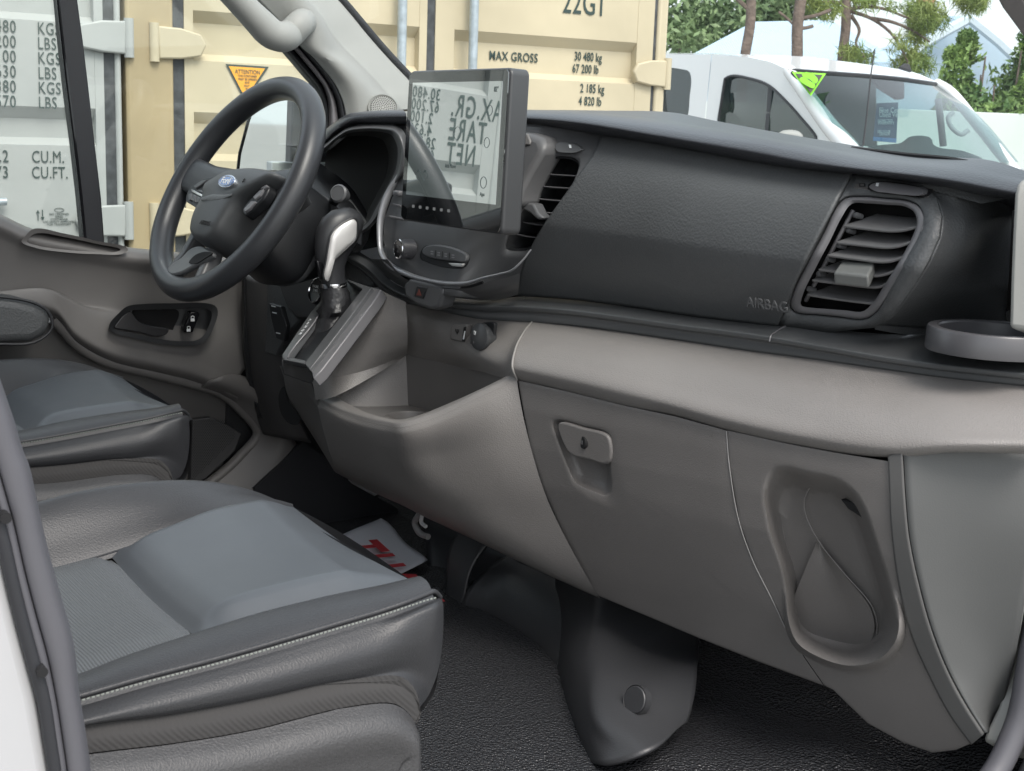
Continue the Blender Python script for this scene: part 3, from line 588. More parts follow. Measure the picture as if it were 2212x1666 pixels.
# cowl and hood outside, below the windshield
loft('hood', [[V((x, 1.62 + .32 * (1 - (x / .9) ** 2), .80)) for x in (-.9, -.45, 0, .45, .9)], [V((x, 2.0 + .2 * (1 - (x / .9) ** 2), .66)) for x in (-.9, -.45, 0, .45, .9)], [V((x, 2.45, .3)) for x in (-.9, -.45, 0, .45, .9)], [V((x, 2.5, -.4)) for x in (-.9, -.45, 0, .45, .9)]], M_white, VB, 30, 24)
box('firewall', (0, 1.80, .3), (1.8, .03, 1.0), M_deep, VB)
box('left_outer_side', (-.91, 1.6, .2), (.03, .75, 1.2), M_white, VB)
box('right_outer_side', (.93, 1.85, .2), (.03, .75, 1.2), M_white, VB)

# floor with textured mat
FG = []
def fz(x, y):
    z = .0
    z += .02 * math.exp(-((x - .62) ** 2 + (y - 1.42) ** 2) / .012) + .012 * math.exp(-((x - .5) ** 2 + (y - 1.2) ** 2) / .006)
    z += .12 * max(0, min(1, (y - 1.48) / .3)) * (1 if abs(x) > .2 else 1)
    z += .09 * math.exp(-(x / .16) ** 4) * max(0, min(1, (y - .9) / .15)) * 0
    z += .004 * pnoise(V((x * 8, y * 8, 0)))
    return z
FL_ = []
for i in range(70):
    y = -1.4 + 3.15 * i / 69; FL_.append([V((-.9 + 1.78 * j / 60, y, fz(-.9 + 1.78 * j / 60, y))) for j in range(61)])
o = gridmesh('floor', FL_, M_floor, None, thick=.02); o['kind'] = 'structure'
box('sill_step', (.86, .8, -.06), (.1, 1.3, .1), M_rubber, VB, bev=.01)
# ---- floor heater cover
M_cover = mat('black moulded cover', (.035, .036, .039), .42, .3, 400)
HC = empty('floor_duct_cover', (.42, 1.2, 0), 'black moulded plastic cover standing on the floor under the glovebox, with a round blank cap', 'cover')
hr = [
 [PY(*p, 1.32) for p in Z8([(610, 330), (610, 400)])] ,
]
hcl = lambda pts, ys: [PY(p[0], p[1], y) for p, y in zip(Z8(pts), ys)]
r1 = hcl([(600, 250), (740, 330), (760, 340), (900, 390), (1090, 470)], (1.46, 1.42, 1.415, 1.43, 1.48))
r2 = hcl([(622, 440), (735, 520), (762, 530), (880, 600), (1100, 620)], (1.38, 1.315, 1.31, 1.33, 1.42))
r3 = hcl([(605, 650), (733, 720), (765, 730), (900, 760), (1095, 700)], (1.32, 1.20, 1.195, 1.225, 1.34))
r4 = hcl([(632, 830), (740, 880), (775, 885), (900, 900), (1070, 840)], (1.25, 1.14, 1.135, 1.165, 1.27))
r5 = hcl([(690, 960), (762, 1026), (800, 1031), (930, 990), (1050, 880)], (1.19, 1.11, 1.105, 1.14, 1.25))
loft('cover_shell', [r1, r2, r3, r4, r5], M_cover, HC, 50, 40, thick=.006)
cc = PY(1373, 1512, 1.179); lathe('blank_cap', cc, (.12, -1, .35), [(0, .003), (.018, .003), (.0195, .0015), (.0195, 0), (.021, 0.002), (.0215, -.01)], M_cover, HC, 36)
# air duct and tunnel behind, left of the cover
TB = empty('centre_tunnel', (0, 1.35, 0), 'black carpeted tunnel and curved air duct below the centre console', 'tunnel trim')
loft('tunnel_side', [[PY(*p, y) for p, y in zip(((925, 1120), (1100, 1200), (1230, 1260)), (1.42, 1.40, 1.42))], [PY(*p, y) for p, y in zip(((925, 1270), (1005, 1330), (1215, 1420)), (1.33, 1.36, 1.40))], [PY(*p, y) for p, y in zip(((925, 1420), (1005, 1450), (1215, 1560)), (1.25, 1.3, 1.36))]], M_rubber, TB, 20, 14, thick=.01)
dl = [PZ(x, y, .02) for x, y in ((1003, 1302), (1045, 1312), (1092, 1337), (1140, 1368), (1185, 1405), (1215, 1440))]
loft('air_duct', [[p + V((.0, .0, -.03)) for p in dl], dl, [p + V((0, .025, .035)) for p in dl], [p + V((0, .075, .065)) for p in dl], [p + V((0, .15, .075)) for p in dl]], M_cover, TB, 30, 30, ang=70, thick=.008)
me_ = dl[0]
loft('duct_mouth', [[me_ + V((.0, 0, -.01)), me_ + V((-.005, .02, .06)), me_ + V((.0, .06, .11)), me_ + V((.03, .12, .14))], [me_ + V((-.06, 0, -.02)), me_ + V((-.07, .02, .1)), me_ + V((-.05, .08, .16)), me_ + V((.0, .16, .2))]], M_cover, TB, 20, 10, thick=.006)
# paper on the floor
PP = empty('paper_floor_mat', PZ(830, 1190, .02), 'white paper mat with red capital letters lying on the black floor beyond the passenger seat', 'paper mat')
A_, B_, C_ = PZ(735, 1157, .035), PZ(823, 1118, .035), PZ(924, 1213, .035)
pq = [A_, B_, C_, C_ + (A_ - B_) * 1.0]
pg = grid([[pq[0], pq[3]], [pq[1], pq[2]]], 14, 10, True, True)
for i, r_ in enumerate(pg):
    for j, p in enumerate(r_): p.z += .004 * math.sin(j * .6) + .003 * pnoise(p * 9)
gridmesh('paper_sheet', pg, mat('white paper', (.62, .63, .68), .7), PP, thick=.0006)
T0 = PZ(797, 1167, .045); T1 = PZ(864, 1229, .045); ts_ = (T1 - T0).length / 1.35; tx_ = (T1 - T0).normalized(); ty_ = V((-tx_.y, tx_.x, 0))
text('red_lettering', 'THAN', T0 - ty_ * ts_ * .58, tx_, ty_, ts_, mat('red print', (.45, .02, .03), .6), PP, .95, ext=.0002, sp=1.1, bold=.003)
# bit of wiring under the console
WH = empty('wire_clip', PY(905, 1135, 1.3), 'small clear plastic clip and wire hanging under the console edge', 'clip')
tube('wire', [PY(*p, 1.3) for p in ((905, 1112), (896, 1130), (905, 1150), (925, 1160))], .006, mat('cloudy plastic', (.3, .3, .3), .3), WH, n=20, seg=8)
tube('wire', [PY(*p, 1.3) for p in ((912, 1112), (910, 1128), (920, 1138))], .004, M_ink, WH, n=12, seg=6)

# ================================================================== 3. driver's door
DD = empty('driver_door', (-.82, .9, 0), 'grey driver side door panel with black pull handle, armrest and speaker grille', 'door')
DX = -.82
def dmap(pts, off=0): return [PX(p[0], p[1], DX + off) for p in pts]
top = Z1([(-900, 1050), (-300, 1250), (0, 1350), (200, 1440), (500, 1500), (800, 1555), (950, 1572), (1250, 1600), (1900, 1660)])
rows = [dmap(top, -.06), dmap([(x, y + 8) for x, y in top], -.0), dmap([(x, y + 24) for x, y in top], .012), dmap([(x, y + 55) for x, y in top], .0)]
mid_ = Z4([(-900, 300), (-300, 320), (0, 330), (200, 340), (500, 350), (800, 360), (950, 370), (1250, 380), (1950, 440)])
rows.append(dmap(mid_, -.005))
gro = Z4([(-900, 560), (-300, 480), (0, 430), (335, 430), (400, 500), (480, 590), (580, 660), (700, 712), (1000, 785), (1250, 850), (1380, 890), (1500, 980), (1900, 1100)])
grx = [gro[0], gro[1], gro[2], gro[3], gro[5], gro[7], gro[8], gro[9], gro[11]]
rows2 = [dmap([(x, y - 60) for x, y in grx], .022), dmap([(x, y - 22) for x, y in grx], .03), dmap(grx, .0)]
loft('door_card', rows[:4] + [rows[4]] + rows2, M_mid, DD, 90, 70, thick=.01)
# lower pocket area, speaker grille and the hockey-stick moulding
lowp = Z4([(-900, 560), (-300, 480), (0, 430), (335, 430), (480, 590), (700, 712), (1000, 785), (1250, 850), (1400, 900), (1520, 1000), (1618, 1150), (1500, 1310), (1330, 1450), (1330, 2000), (-900, 2000)])
plate('door_pocket', dmap(lowp, -.03), V((-.02, 0, 0)), mat('dark grey door plastic', (.075, .072, .07), .5, .1, 400), DD, 0)
mld = Z4([(335, 425), (400, 492), (480, 582), (580, 652), (700, 704), (1000, 778), (1250, 845), (1390, 890), (1510, 990), (1625, 1150), (1500, 1310), (1380, 1420), (1300, 1480)])
tube('door_moulding', dmap(mld, .0), .012, M_mid, DD, n=90, seg=12)
loft('door_moulding', [dmap(mld[6:], .0), dmap([(x + a, y + b) for (x, y), (a, b) in zip(mld[6:], ((30, -14), (40, -5), (60, 0), (50, 20), (70, 40), (70, 50), (70, 60)))], .035), dmap([(x + a, y + b) for (x, y), (a, b) in zip(mld[6:], ((80, -20), (100, -5), (90, 40), (90, 60), (110, 100), (120, 110), (120, 130)))], .02)], M_mid, DD, 40, 16, thick=.008)
spk = Z4([(1215, 1065), (1330, 1050), (1440, 1100), (1520, 1150), (1480, 1260), (1380, 1360), (1290, 1440), (1200, 1460)])
plate('speaker_grille', dmap(spk, -.012), V((-.02, 0, 0)), mat('grille plastic', (.06, .06, .062), .6), DD, .002)
vs, fs = [], []
for i in range(40):
    for j in range(20):
        x, y = 416 + j * 4.6 + (i % 2) * 2.3, 908 + i * 3.3
        if not (x < 420 + 100 * (1 - abs(y - 935) / 100)): continue
        c = PX(x, y, DX - .0105); n0 = len(vs)
        for q in range(5): t = q * 1.2566; vs.append(c + V((0, math.cos(t), math.sin(t))) * .0011)
        fs.append(tuple(range(n0, n0 + 5)))
mesh('speaker_grille_holes', vs, fs, M_deep, DD, False)
# top tray in the sill
tray = Z1([(135, 1522), (165, 1480), (205, 1443), (400, 1470), (600, 1515), (808, 1572), (790, 1592), (600, 1600), (400, 1588), (220, 1560)])
tr2 = Z1([(170, 1522), (190, 1490), (230, 1470), (400, 1492), (600, 1535), (760, 1574), (740, 1584), (600, 1585), (400, 1572), (230, 1545)])
t1 = smooth2(tray, 60); t2 = smooth2(tr2, 60)
rings('door_tray', [dmap(t1, .014), dmap(t1, .019), dmap(t2, .016), dmap(t2, -.02)], M_mid, DD, cap=True, ang=50)
# inner handle
ho = Z4([(685, 490), (690, 460), (740, 400), (800, 350), (900, 335), (1100, 330), (1300, 330), (1360, 350), (1372, 380), (1350, 470), (1310, 550), (1260, 590), (1130, 598), (1000, 585), (800, 540), (720, 520)])
hi = Z4([(715, 490), (730, 460), (760, 420), (820, 378), (900, 372), (1100, 368), (1300, 368), (1330, 380), (1335, 400), (1320, 460), (1285, 530), (1240, 562), (1130, 568), (1000, 555), (820, 515), (740, 500)])
h1, h2 = smooth2(ho, 70), smooth2(hi, 70)
DH = rings('handle_bezel', [dmap(h1, .022), dmap(h1, .038), dmap(h2, .036), dmap(h2, .0)], M_black, DD, ang=50)
plate('handle_cup', dmap(h2, .004), V((-.004, 0, 0)), M_trim, DD, 0)
cup = Z4([(835, 380), (1000, 372), (1120, 375), (1128, 400), (1100, 470), (1060, 545), (1000, 548), (900, 520), (860, 440)])
plate('handle_cup', dmap(smooth2(cup, 40), .0085), V((-.004, 0, 0)), M_deep, DD, 0)
hv = Z4([(720, 485), (740, 450), (780, 405), (825, 380), (840, 400), (870, 440), (930, 468), (1000, 482), (1065, 495), (1050, 525), (1000, 540), (860, 510), (760, 495)])
plate('pull_lever', dmap(smooth2(hv, 50), .034), V((-.012, 0, 0)), mat('polished black lever', (.03, .03, .032), .22), DD, .004, seg=3)
lb = Z4([(1200, 385), (1250, 385), (1258, 400), (1215, 515), (1165, 515), (1155, 500)])
plate('lock_switch', dmap(lb, .032), V((-.02, 0, 0)), M_gloss, DD, .002)
for (a, b, s) in ((1213, 435, 'unlock'), (1188, 500, 'lock')):
    p = Z4([(a, b)])[0]; c = PX(p[0], p[1], DX + .0335); plate('lock_symbol', [c + V((0, y_, z_)) for y_, z_ in ((-.004, -.003), (.004, -.003), (.004, .003), (-.004, .003))], V((-.0005, 0, 0)), M_ink, DD, 0)
    tube('lock_symbol', [c + V((0, y_, z_)) for y_, z_ in ((-.0028, .003), (-.0028, .007), (.0028, .007), (.0028, .004 if s == 'unlock' else .003))], .0007, M_ink, DD, n=14, seg=5)
# armrest
arm = Z4([(-500, 250), (-200, 270), (0, 290), (120, 305), (230, 335), (300, 380), (325, 430), (325, 490), (280, 540), (200, 580), (0, 588), (-500, 590)])
plate('armrest', dmap(arm, .10), V((-.09, 0, 0)), M_dark, DD, .02, seg=4)
tube('armrest_piping', dmap(arm, .097), .003, M_leather, DD, n=90, seg=8)
# window: glass, divider bar
plate('window_glass', [PX(x, y, -.86) for x, y in [(-500, -100), (610, -100), (700, 60), (720, 600), (-500, 500)]], V((-.004, 0, 0)), M_glass, DD, 0)
dv = Z1([(330, -200), (450, -200), (490, 0), (528, 280), (560, 550), (605, 950), (640, 1250), (662, 1540), (525, 1520), (500, 1250), (460, 900), (415, 550), (385, 280), (360, 0)])
plate('window_divider', [PX(x, y, -.85) for x, y in dv], V((-.03, 0, 0)), M_rubber, DD, .004)
for k in (0,):
    tube('divider_lip', [PX(x, y, -.843) for x, y in Z1([(352, -150), (375, 100), (420, 500), (470, 900), (510, 1250), (536, 1520)])], .0035, M_gloss, DD, n=30, seg=6)
# outside mirror
OM = empty('door_mirror', (-1.18, 1.3, .8), 'black framed outside mirror beyond the steering wheel', 'mirror')
MN = V((-.25, 1, 0)); mc = [hit(*p, MN, 1.575) for p in ((506, 385), (512, 330), (530, 262), (548, 208), (566, 190), (592, 182), (650, 178), (662, 200), (662, 385))]
mn = (mc[6] - mc[0]).cross(mc[8] - mc[0]).normalized()
plate('mirror_shell', mc, V((-.02, .08, 0)), M_black, OM, .012, seg=3)
md_ = V((.012, -.012, 0))
gl = [hit(*p, MN, 1.563) for p in ((512, 385), (518, 332), (536, 264), (552, 214), (568, 198), (594, 191), (640, 190), (640, 385))]
plate('mirror_glass', gl, V((-.0005, .002, 0)), mat('mirror', (.85, .87, .86), .03, metal=1), OM, 0)
tube('mirror_frame', gl + [gl[0]], .004, M_gloss, OM, n=90, seg=6, lin=True)
tube('mirror_arm', [PX(575, 262, -1.12), PX(650, 310, -1.0), PX(700, 340, -.9)], .02, M_black, OM, n=12)
plate('mirror_base', [PX(*p, -.9) for p in ((632, 215), (652, 215), (660, 300), (656, 420), (625, 420))], V((-.03, 0, 0)), M_bez, OM, .004)

# ================================================================== 4. dashboard
DB = empty('dashboard', (.1, 1.35, 0), 'dark upper dash and grey lower dash running across the cab', 'dashboard')
# ---- top pad: windscreen edge, top, rounded lip
far = [(880, 236, .34), (1000, 234, .38), (1130, 237, .42), (1300, 239, .44), (1450, 243, .44), (1550, 262, .42), (1700, 290, .38), (1850, 315, .34), (2000, 338, .29), (2130, 345, .24), (2230, 374, .18)]
lipt = [(880, 243, .135), (1000, 244, .13), (1130, 245, .13), (1250, 252, .12), (1410, 275, .12), (1530, 294, .12), (1628, 309, .12), (1745, 331, .12), (1845, 349, .12), (2045, 374, .12), (2205, 402, .11)]
lipm = [(880, 255, .115), (1000, 255, .115), (1130, 256, .115), (1250, 266, .10), (1410, 292, .10), (1530, 312, .10), (1628, 329, .10), (1745, 351, .10), (1845, 364, .10), (2040, 388, .10), (2200, 418, .095)]
lipb = [(880, 266, .13), (1000, 266, .13), (1130, 268, .13), (1250, 281, .12), (1410, 306, .12), (1530, 328, .12), (1628, 346, .12), (1745, 364, .12), (1845, 374, .12), (2027, 399, .12), (2186, 428, .115)]
tuck = [(x, y - 3, o + .14) for x, y, o in lipb]
hump = [((a[0] + b[0]) / 2, (a[1] + b[1]) / 2 - 1.5, (a[2] + b[2]) / 2) for a, b in zip(far, lipt)]
loft('top_pad', [pl(far), pl(hump), pl(lipt), pl(lipm), pl(lipb), pl(tuck)], M_pad, DB, 120, 50, ang=60)
# flat deck forward to the glass so that light and other views meet a real surface
loft('dash_deck', [[V((x, 1.55 + .3 * (1 - (x / .9) ** 2), .80)) for x in (-.88, -.5, 0, .5, .88)], [V((x, 1.36 + .12 * x / .9, .835)) for x in (-.88, -.5, 0, .5, .84)]], M_pad, DB, 30, 6)
tube('demist_slot', [PL(*p) for p in ((1840, 322, .30), (1950, 335, .27), (2050, 345, .24), (2090, 352, .23))], .004, M_deep, DB, n=20, seg=6)
# ---- airbag panel
ab_top = [(1301, 290, .15), (1410, 303, .15), (1530, 325, .15), (1628, 343, .15), (1745, 362, .15), (1845, 372, .15)]
ab_t2 = [(1292, 326, .125), (1410, 342, .125), (1530, 362, .125), (1628, 378, .125), (1745, 394, .125), (1830, 402, .125)]
ab_m1 = [(1250, 388, .10), (1390, 402, .10), (1520, 418, .10), (1628, 432, .10), (1730, 446, .10), (1801, 456, .10)]
ab_cr = [(1185, 478, .085), (1300, 492, .085), (1440, 512, .085), (1560, 530, .085), (1660, 545, .085), (1748, 556, .085)]
ab_c2 = [(1172, 496, .088), (1290, 511, .088), (1430, 531, .088), (1550, 549, .088), (1650, 563, .088), (1738, 575, .088)]
ab_m2 = [(1138, 560, .11), (1260, 572, .11), (1400, 590, .11), (1520, 606, .11), (1625, 620, .11), (1712, 632, .11)]
ab_b = [(1118, 634, .15), (1240, 643, .15), (1380, 660, .15), (1500, 678, .15), (1600, 690, .15), (1684, 699, .15)]
AB = loft('airbag_panel', [pl(ab_top), pl(ab_t2), pl(ab_m1), pl(ab_cr), pl(ab_c2), pl(ab_m2), pl(ab_b)], M_dark, DB, 90, 60, thick=.006)
o_ = PL(1614, 662, .098); text('embossed_lettering', 'AIRBAG', o_ , V((1, .18, 0)), V((0, -.3, 1)), .0215, mat('embossed letters', (.11, .112, .115), .3), AB if False else DB, .92, ext=.0012)
# ---- passenger vent pod
podL = [(1846, 372, .15), (1828, 405, .125), (1801, 456, .105), (1750, 552, .09), (1738, 575, .09), (1713, 632, .11), (1685, 700, .15)]
podR = ZV([(1200, 180, .14), (1290, 260, .13), (1325, 380, .12), (1310, 520, .115), (1240, 680, .11), (1150, 830, .11), (1060, 960, .115), (960, 1080, .125), (860, 1130, .14)])
podT = [(1940, 386, .145)]
outer = [(p[0], p[1]) for p in podL] + [(1790, 712)] + [(p[0], p[1]) for p in podR][::-1] + [(1990, 395), (1940, 386)]
def podoff(x, y):            # crease profile of the airbag panel fades out to the right
    pts = [(330, .17), (372, .15), (405, .125), (456, .105), (552, .09), (632, .11), (700, .15), (760, .17)]
    yy = y - (x - 1780) * .13
    for (a, oa), (b, ob) in zip(pts, pts[1:]):
        if yy <= b or (b, ob) == pts[-1]:
            t = max(0, min(1, (yy - a) / (b - a))); return oa + (ob - oa) * t
    return .15
bz = ZV([(640, 252), (760, 237), (920, 250), (1080, 267), (1165, 308), (1203, 380), (1192, 470), (1100, 650), (1000, 830), (930, 950), (870, 1035), (790, 1085), (600, 1072), (440, 1056), (300, 1040), (264, 1000), (285, 900), (400, 670), (500, 480), (585, 310)])
bi = ZV([(690, 285), (800, 282), (940, 292), (1060, 303), (1128, 345), (1145, 420), (1120, 500), (1020, 690), (920, 850), (850, 960), (770, 1036), (650, 1030), (500, 1018), (400, 1010), (335, 995), (345, 930), (440, 730), (540, 540), (620, 380)])
b1, b2 = smooth2(bz, 80), smooth2(bi, 80)
oo, ii = ringloops(outer, b1, 120)
rings('vent_surround', [[PL(x, y, podoff(x, y)) for x, y in oo], [PL(x, y, podoff(x, y)) for x, y in ii]], M_dark, DB, thick=.006)
PV = empty('side_vent', (0, 0, 0), None, None); PV.parent = DB
def pm(pts, d): return [PL(x, y, podoff(x, y) + d) for x, y in pts]
bm_ = [((a[0] + b[0]) / 2, (a[1] + b[1]) / 2) for a, b in zip(b1, b2)]
rings('bezel', [pm(b1, 0), pm(b1, -.003), pm([(a[0] * .85 + c[0] * .15, a[1] * .85 + c[1] * .15) for a, c in zip(b1, b2)], -.006), pm(bm_, -.006), pm(b2, -.001), pm(b2, .07)], M_bez, PV, ang=60)
rings('vent_box', [pm(b2, .069), pm(b2, .07)], M_deep, PV, cap=True)
M_slat = mat('slat grey', (.13, .13, .132), .42)
sl_ = [((600, 375), (1142, 440), (630, 435), (960, 470), (1140, 441)), ((560, 490), (1100, 540), (578, 550), (940, 585), (1090, 550)), ((500, 590), (1040, 640), (515, 640), (900, 685), (1035, 655)), ((440, 700), (985, 740), (455, 740), (840, 783), (980, 750)), ((390, 790), (935, 840), (412, 830), (850, 880), (930, 855)), ((350, 880), (880, 930), (375, 915), (760, 968), (865, 962))]
for bl_, br_, a, b, c in sl_:
    f = pl([(p[0], p[1], podoff(*p) + .006) for p in smooth2(ZV([a, b, c, c, b, a]), 2)] ) if False else [PL(p[0], p[1], podoff(p[0], p[1]) + .004) for p in ZV([a, ((a[0] + b[0]) / 2, (a[1] + b[1]) / 2 + 2), b, ((b[0] + c[0]) / 2, (b[1] + c[1]) / 2 + 8), c])]
    back = [p + V((.012 if i == 0 else 0, .05, .016)) for i, p in enumerate(f)]
    S = loft('slat', [f, back], M_slat, PV, 24, 4, linv=True); mods(S, .0035, .001)
for (a, b) in ((722, 365), (672, 470), (605, 575), (530, 670), (465, 775), (395, 880)):
    p = ZV([(a, b)])[0]; q = PL(p[0], p[1], podoff(*p) + .012); lathe('pivot', q, (0, -1, .2), [(0, .004), (.0035, .003), (.004, 0), (.004, -.01)], M_trim, PV, 14)
lk = ZV([(700, 330), (590, 540), (470, 770), (370, 960)])
tube('link_rod', [PL(p[0], p[1], podoff(*p) + .02) for p in lk], .003, M_bez, PV, n=12, seg=8)
tb1 = ZV([(600, 690), (830, 695), (800, 790), (740, 835), (560, 785)])
tp = [PL(p[0], p[1], o) for p, o in zip(ZV([(620, 682), (850, 690), (805, 790), (560, 765)]), (.105, .105, .078, .078))]
plate('adjust_tab', tp, V((0, .004, -.016)), mat('tab grey', (.14, .145, .14), .4), PV, .003, seg=3)
# thumbwheel above it
TW = empty('vent_wheel', (0, 0, 0), None, None); TW.parent = DB
rc = ZV([(740, 110), (850, 130), (1090, 145), (1265, 180), (1225, 240), (1000, 215), (860, 200), (700, 172)])
plate('wheel_recess', pm(rc, -.008), V((0, .003, 0)), M_mid, TW, .001)
rc2 = ZV([(805, 150), (870, 130), (1040, 138), (1190, 175), (1255, 190), (1215, 232), (1010, 222), (870, 205), (800, 180)])
plate('wheel_recess', pm(smooth2(rc2, 30), -.0105), V((0, .002, 0)), M_deep, TW, 0)
wc = ZV([(810, 165), (860, 135), (960, 142), (1080, 160), (1185, 190), (1170, 220), (1060, 222), (940, 208), (850, 195)])
plate('thumb_wheel', pm(smooth2(wc, 40), -.020), V((0, .012, 0)), M_bez, TW, .004, seg=3)
wl_ = ZV([(862, 138), (878, 140), (872, 163), (856, 160)]); plate('wheel_mark', pm(wl_, -.0215), V((0, .001, 0)), M_ink, TW, 0)
ic = ZV([(742, 140), (782, 140), (782, 166), (742, 166)]); plate('vent_symbol', pm(ic, -.0095), V((0, .0005, 0)), M_black, TW, 0)
ic = ZV([(750, 146), (774, 146), (774, 160), (750, 160)]); plate('vent_symbol', pm(ic, -.0101), V((0, .0005, 0)), M_mid, TW, 0)
# ---- dash end beside the pod
endT = [(1995, 394, .13), (2060, 403, .13), (2120, 414, .14), (2188, 429, .17)]
crease = [(p[0], p[1], p[2]) for p in podR]
e1 = [PL(x, y, podoff(x, y)) for x, y, o in crease]; e2 = [PL(x, y, o) for x, y, o in ZV([(1420, 215, .15), (1470, 330, .15), (1490, 450, .145), (1480, 560, .145), (1430, 700, .15), (1370, 820, .165), (1300, 960, .19), (1230, 1070, .22), (1150, 1150, .23)])]
e3 = [PL(x, y, o) for x, y, o in ZV([(1815, 245, .28), (1808, 400, .33), (1802, 520, .33), (1795, 640, .33), (1790, 760, .33), (1782, 860, .33), (1776, 960, .36), (1770, 1060, .39), (1765, 1160, .42)])]
e0 = [PL(x, y, o + .003) for x, y, o in crease]
loft('dash_end', [e1, e2, e3], M_dark, DB, 40, 30, thick=.004)
mesh('dash_end', [PL(*p) for p in ((1990, 394, .14), (2065, 404, .135), (2190, 428, .2), (2120, 440, .14), (1998, 408, .139))], [(0, 1, 2, 3, 4)], M_dark, DB)
loft('dash_end', [pl([(1890, 712, .15), (1960, 723, .22), (2050, 716, .32), (2182, 696, .43)]), pl([(1888, 700, .145), (1960, 706, .21), (2050, 700, .31), (2182, 670, .42)])], M_dark, DB, 20, 4)
# ---- strip shelf
st_b = [(756, 543, .10), (800, 566, .10), (836, 600, .10), (870, 621, .10), (956, 640, .12), (1042, 649, .13), (1128, 641, .15), (1240, 646, .16), (1355, 658, .16), (1466, 675, .16), (1614, 693, .16), (1766, 708, .16), (1919, 722, .19), (1990, 721, .26), (2090, 708, .36), (2240, 688, .47)]
st_f = [(752, 549, .085), (794, 574, .085), (830, 608, .085), (866, 630, .085), (956, 650, .10), (1042, 656, .105), (1128, 657, .11), (1240, 666, .11), (1355, 681, .11), (1466, 697, .11), (1614, 716, .11), (1766, 741, .11), (1919, 768, .11), (2050, 786, .11), (2240, 806, .12)]
st_f2 = [(x - 1, y + 5, o - .006) for x, y, o in st_f]
st_m = [(x - 1, y + (9 if x < 1000 else 14), o - .004) for x, y, o in st_f]
st_g = [(x - 1, y + (12 if x < 1000 else 17), o + .003) for x, y, o in st_f]
st_l = [(750, 562, .09), (790, 590, .09), (824, 624, .09), (860, 646, .09), (956, 671, .105), (1042, 688, .11), (1128, 694, .115), (1240, 702, .115), (1355, 717, .115), (1466, 733, .115), (1614, 755, .115), (1766, 775, .115), (1919, 797, .115), (2050, 815, .115), (2240, 834, .125)]
st_u = [(x, y, o + .03) for x, y, o in st_l]
TS = loft('shelf_strip', [pl(st_b), pl(st_f), pl(st_f2), pl(st_m), pl(st_g), pl(st_l), pl(st_u)], mat('shelf strip plastic', (.085, .089, .092), .28, .08, 400), DB, 140, 42, ang=30)
tube('shelf_joint', [PL(*p) for p in ((1707, 702, .158), (1690, 708, .14), (1672, 720, .115), (1665, 726, .103), (1662, 738, .1))], .0012, M_bez, DB, n=20, seg=6)
# ---- cup ring
rcn = PZ(2120, 722, .655); rcn = V((.70, 1.51, .637))
lathe('cup_ring', PZ(2147, 709, .668) + V((0, 0, -.026)), (0, 0, 1), [(.081, -.003), (.0815, .0), (.0805, .024), (.079, .026), (.068, .026), (.066, .024), (.0645, .004), (.0, .0)], mat('satin cup ring', (.075, .075, .08), .33), DB, 56)
# ---- padded grey roll under the strip
seamx = [(1150, 697), (1128, 722), (1112, 757), (1106, 795), (1117, 818)]
q0 = [(1149, 694, .12), (1240, 704, .12), (1355, 719, .12), (1466, 735, .12), (1614, 757, .12), (1766, 777, .12), (1919, 799, .12), (2050, 817, .12), (2240, 836, .13)]
q1 = [(1130, 720, .055), (1230, 733, .055), (1350, 752, .055), (1470, 775, .055), (1610, 803, .055), (1760, 832, .055), (1900, 855, .055), (2050, 868, .06), (2240, 878, .09)]
q2 = [(1113, 755, .01), (1220, 775, .01), (1345, 803, .01), (1460, 833, .01), (1600, 868, .01), (1750, 902, .005), (1905, 925, .005), (2050, 930, .02), (2240, 935, .06)]
q3 = [(1107, 795, -.012), (1215, 817, -.012), (1345, 848, -.012), (1455, 876, -.012), (1590, 912, -.012), (1735, 943, -.012), (1925, 968, -.008), (2050, 960, .005), (2240, 962, .05)]
q4 = [(1117, 819, .0), (1213, 841, .0), (1350, 875, .0), (1450, 894, .0), (1570, 927, .0), (1713, 958, .0), (1926, 985, .0), (2050, 974, .01), (2240, 978, .06)]
q5 = [(x, y + 2, o + .03) for x, y, o in q4]
loft('padded_roll', [pl(q0), pl(q1), pl(q2), pl(q3), pl(q4), pl(q5)], M_soft, DB, 120, 60, ang=70)
tube('roll_seam', [PL(*p) for p in ((1150, 694, .119), (1130, 720, .052), (1113, 755, .007), (1107, 795, -.015), (1117, 821, -.003))], .0016, mat('seam highlight grey', (.26, .25, .24), .4), DB, n=40, seg=6)
# ---- glovebox lid
gt = [(1119, 822, .0), (1213, 843, .0), (1355, 878, .0), (1460, 900, .0), (1568, 930, .0)]
gm1 = [(1133, 900, .0), (1230, 925, .0), (1365, 960, .0), (1470, 985, .0), (1574, 1003, .0)]
gm = [(1175, 1060, .01), (1270, 1085, .01), (1400, 1110, .01), (1500, 1128, .01), (1596, 1129, .01)]
gm2 = [(1220, 1160, .03), (1320, 1195, .03), (1440, 1225, .03), (1540, 1250, .03), (1640, 1245, .03)]
gb = [(1290, 1286, .07), (1400, 1332, .07), (1509, 1378, .07), (1640, 1428, .07), (1779, 1481, .07)]
gm3 = [(1253, 1222, .048), (1360, 1262, .048), (1480, 1300, .048), (1600, 1340, .048), (1700, 1352, .048)]
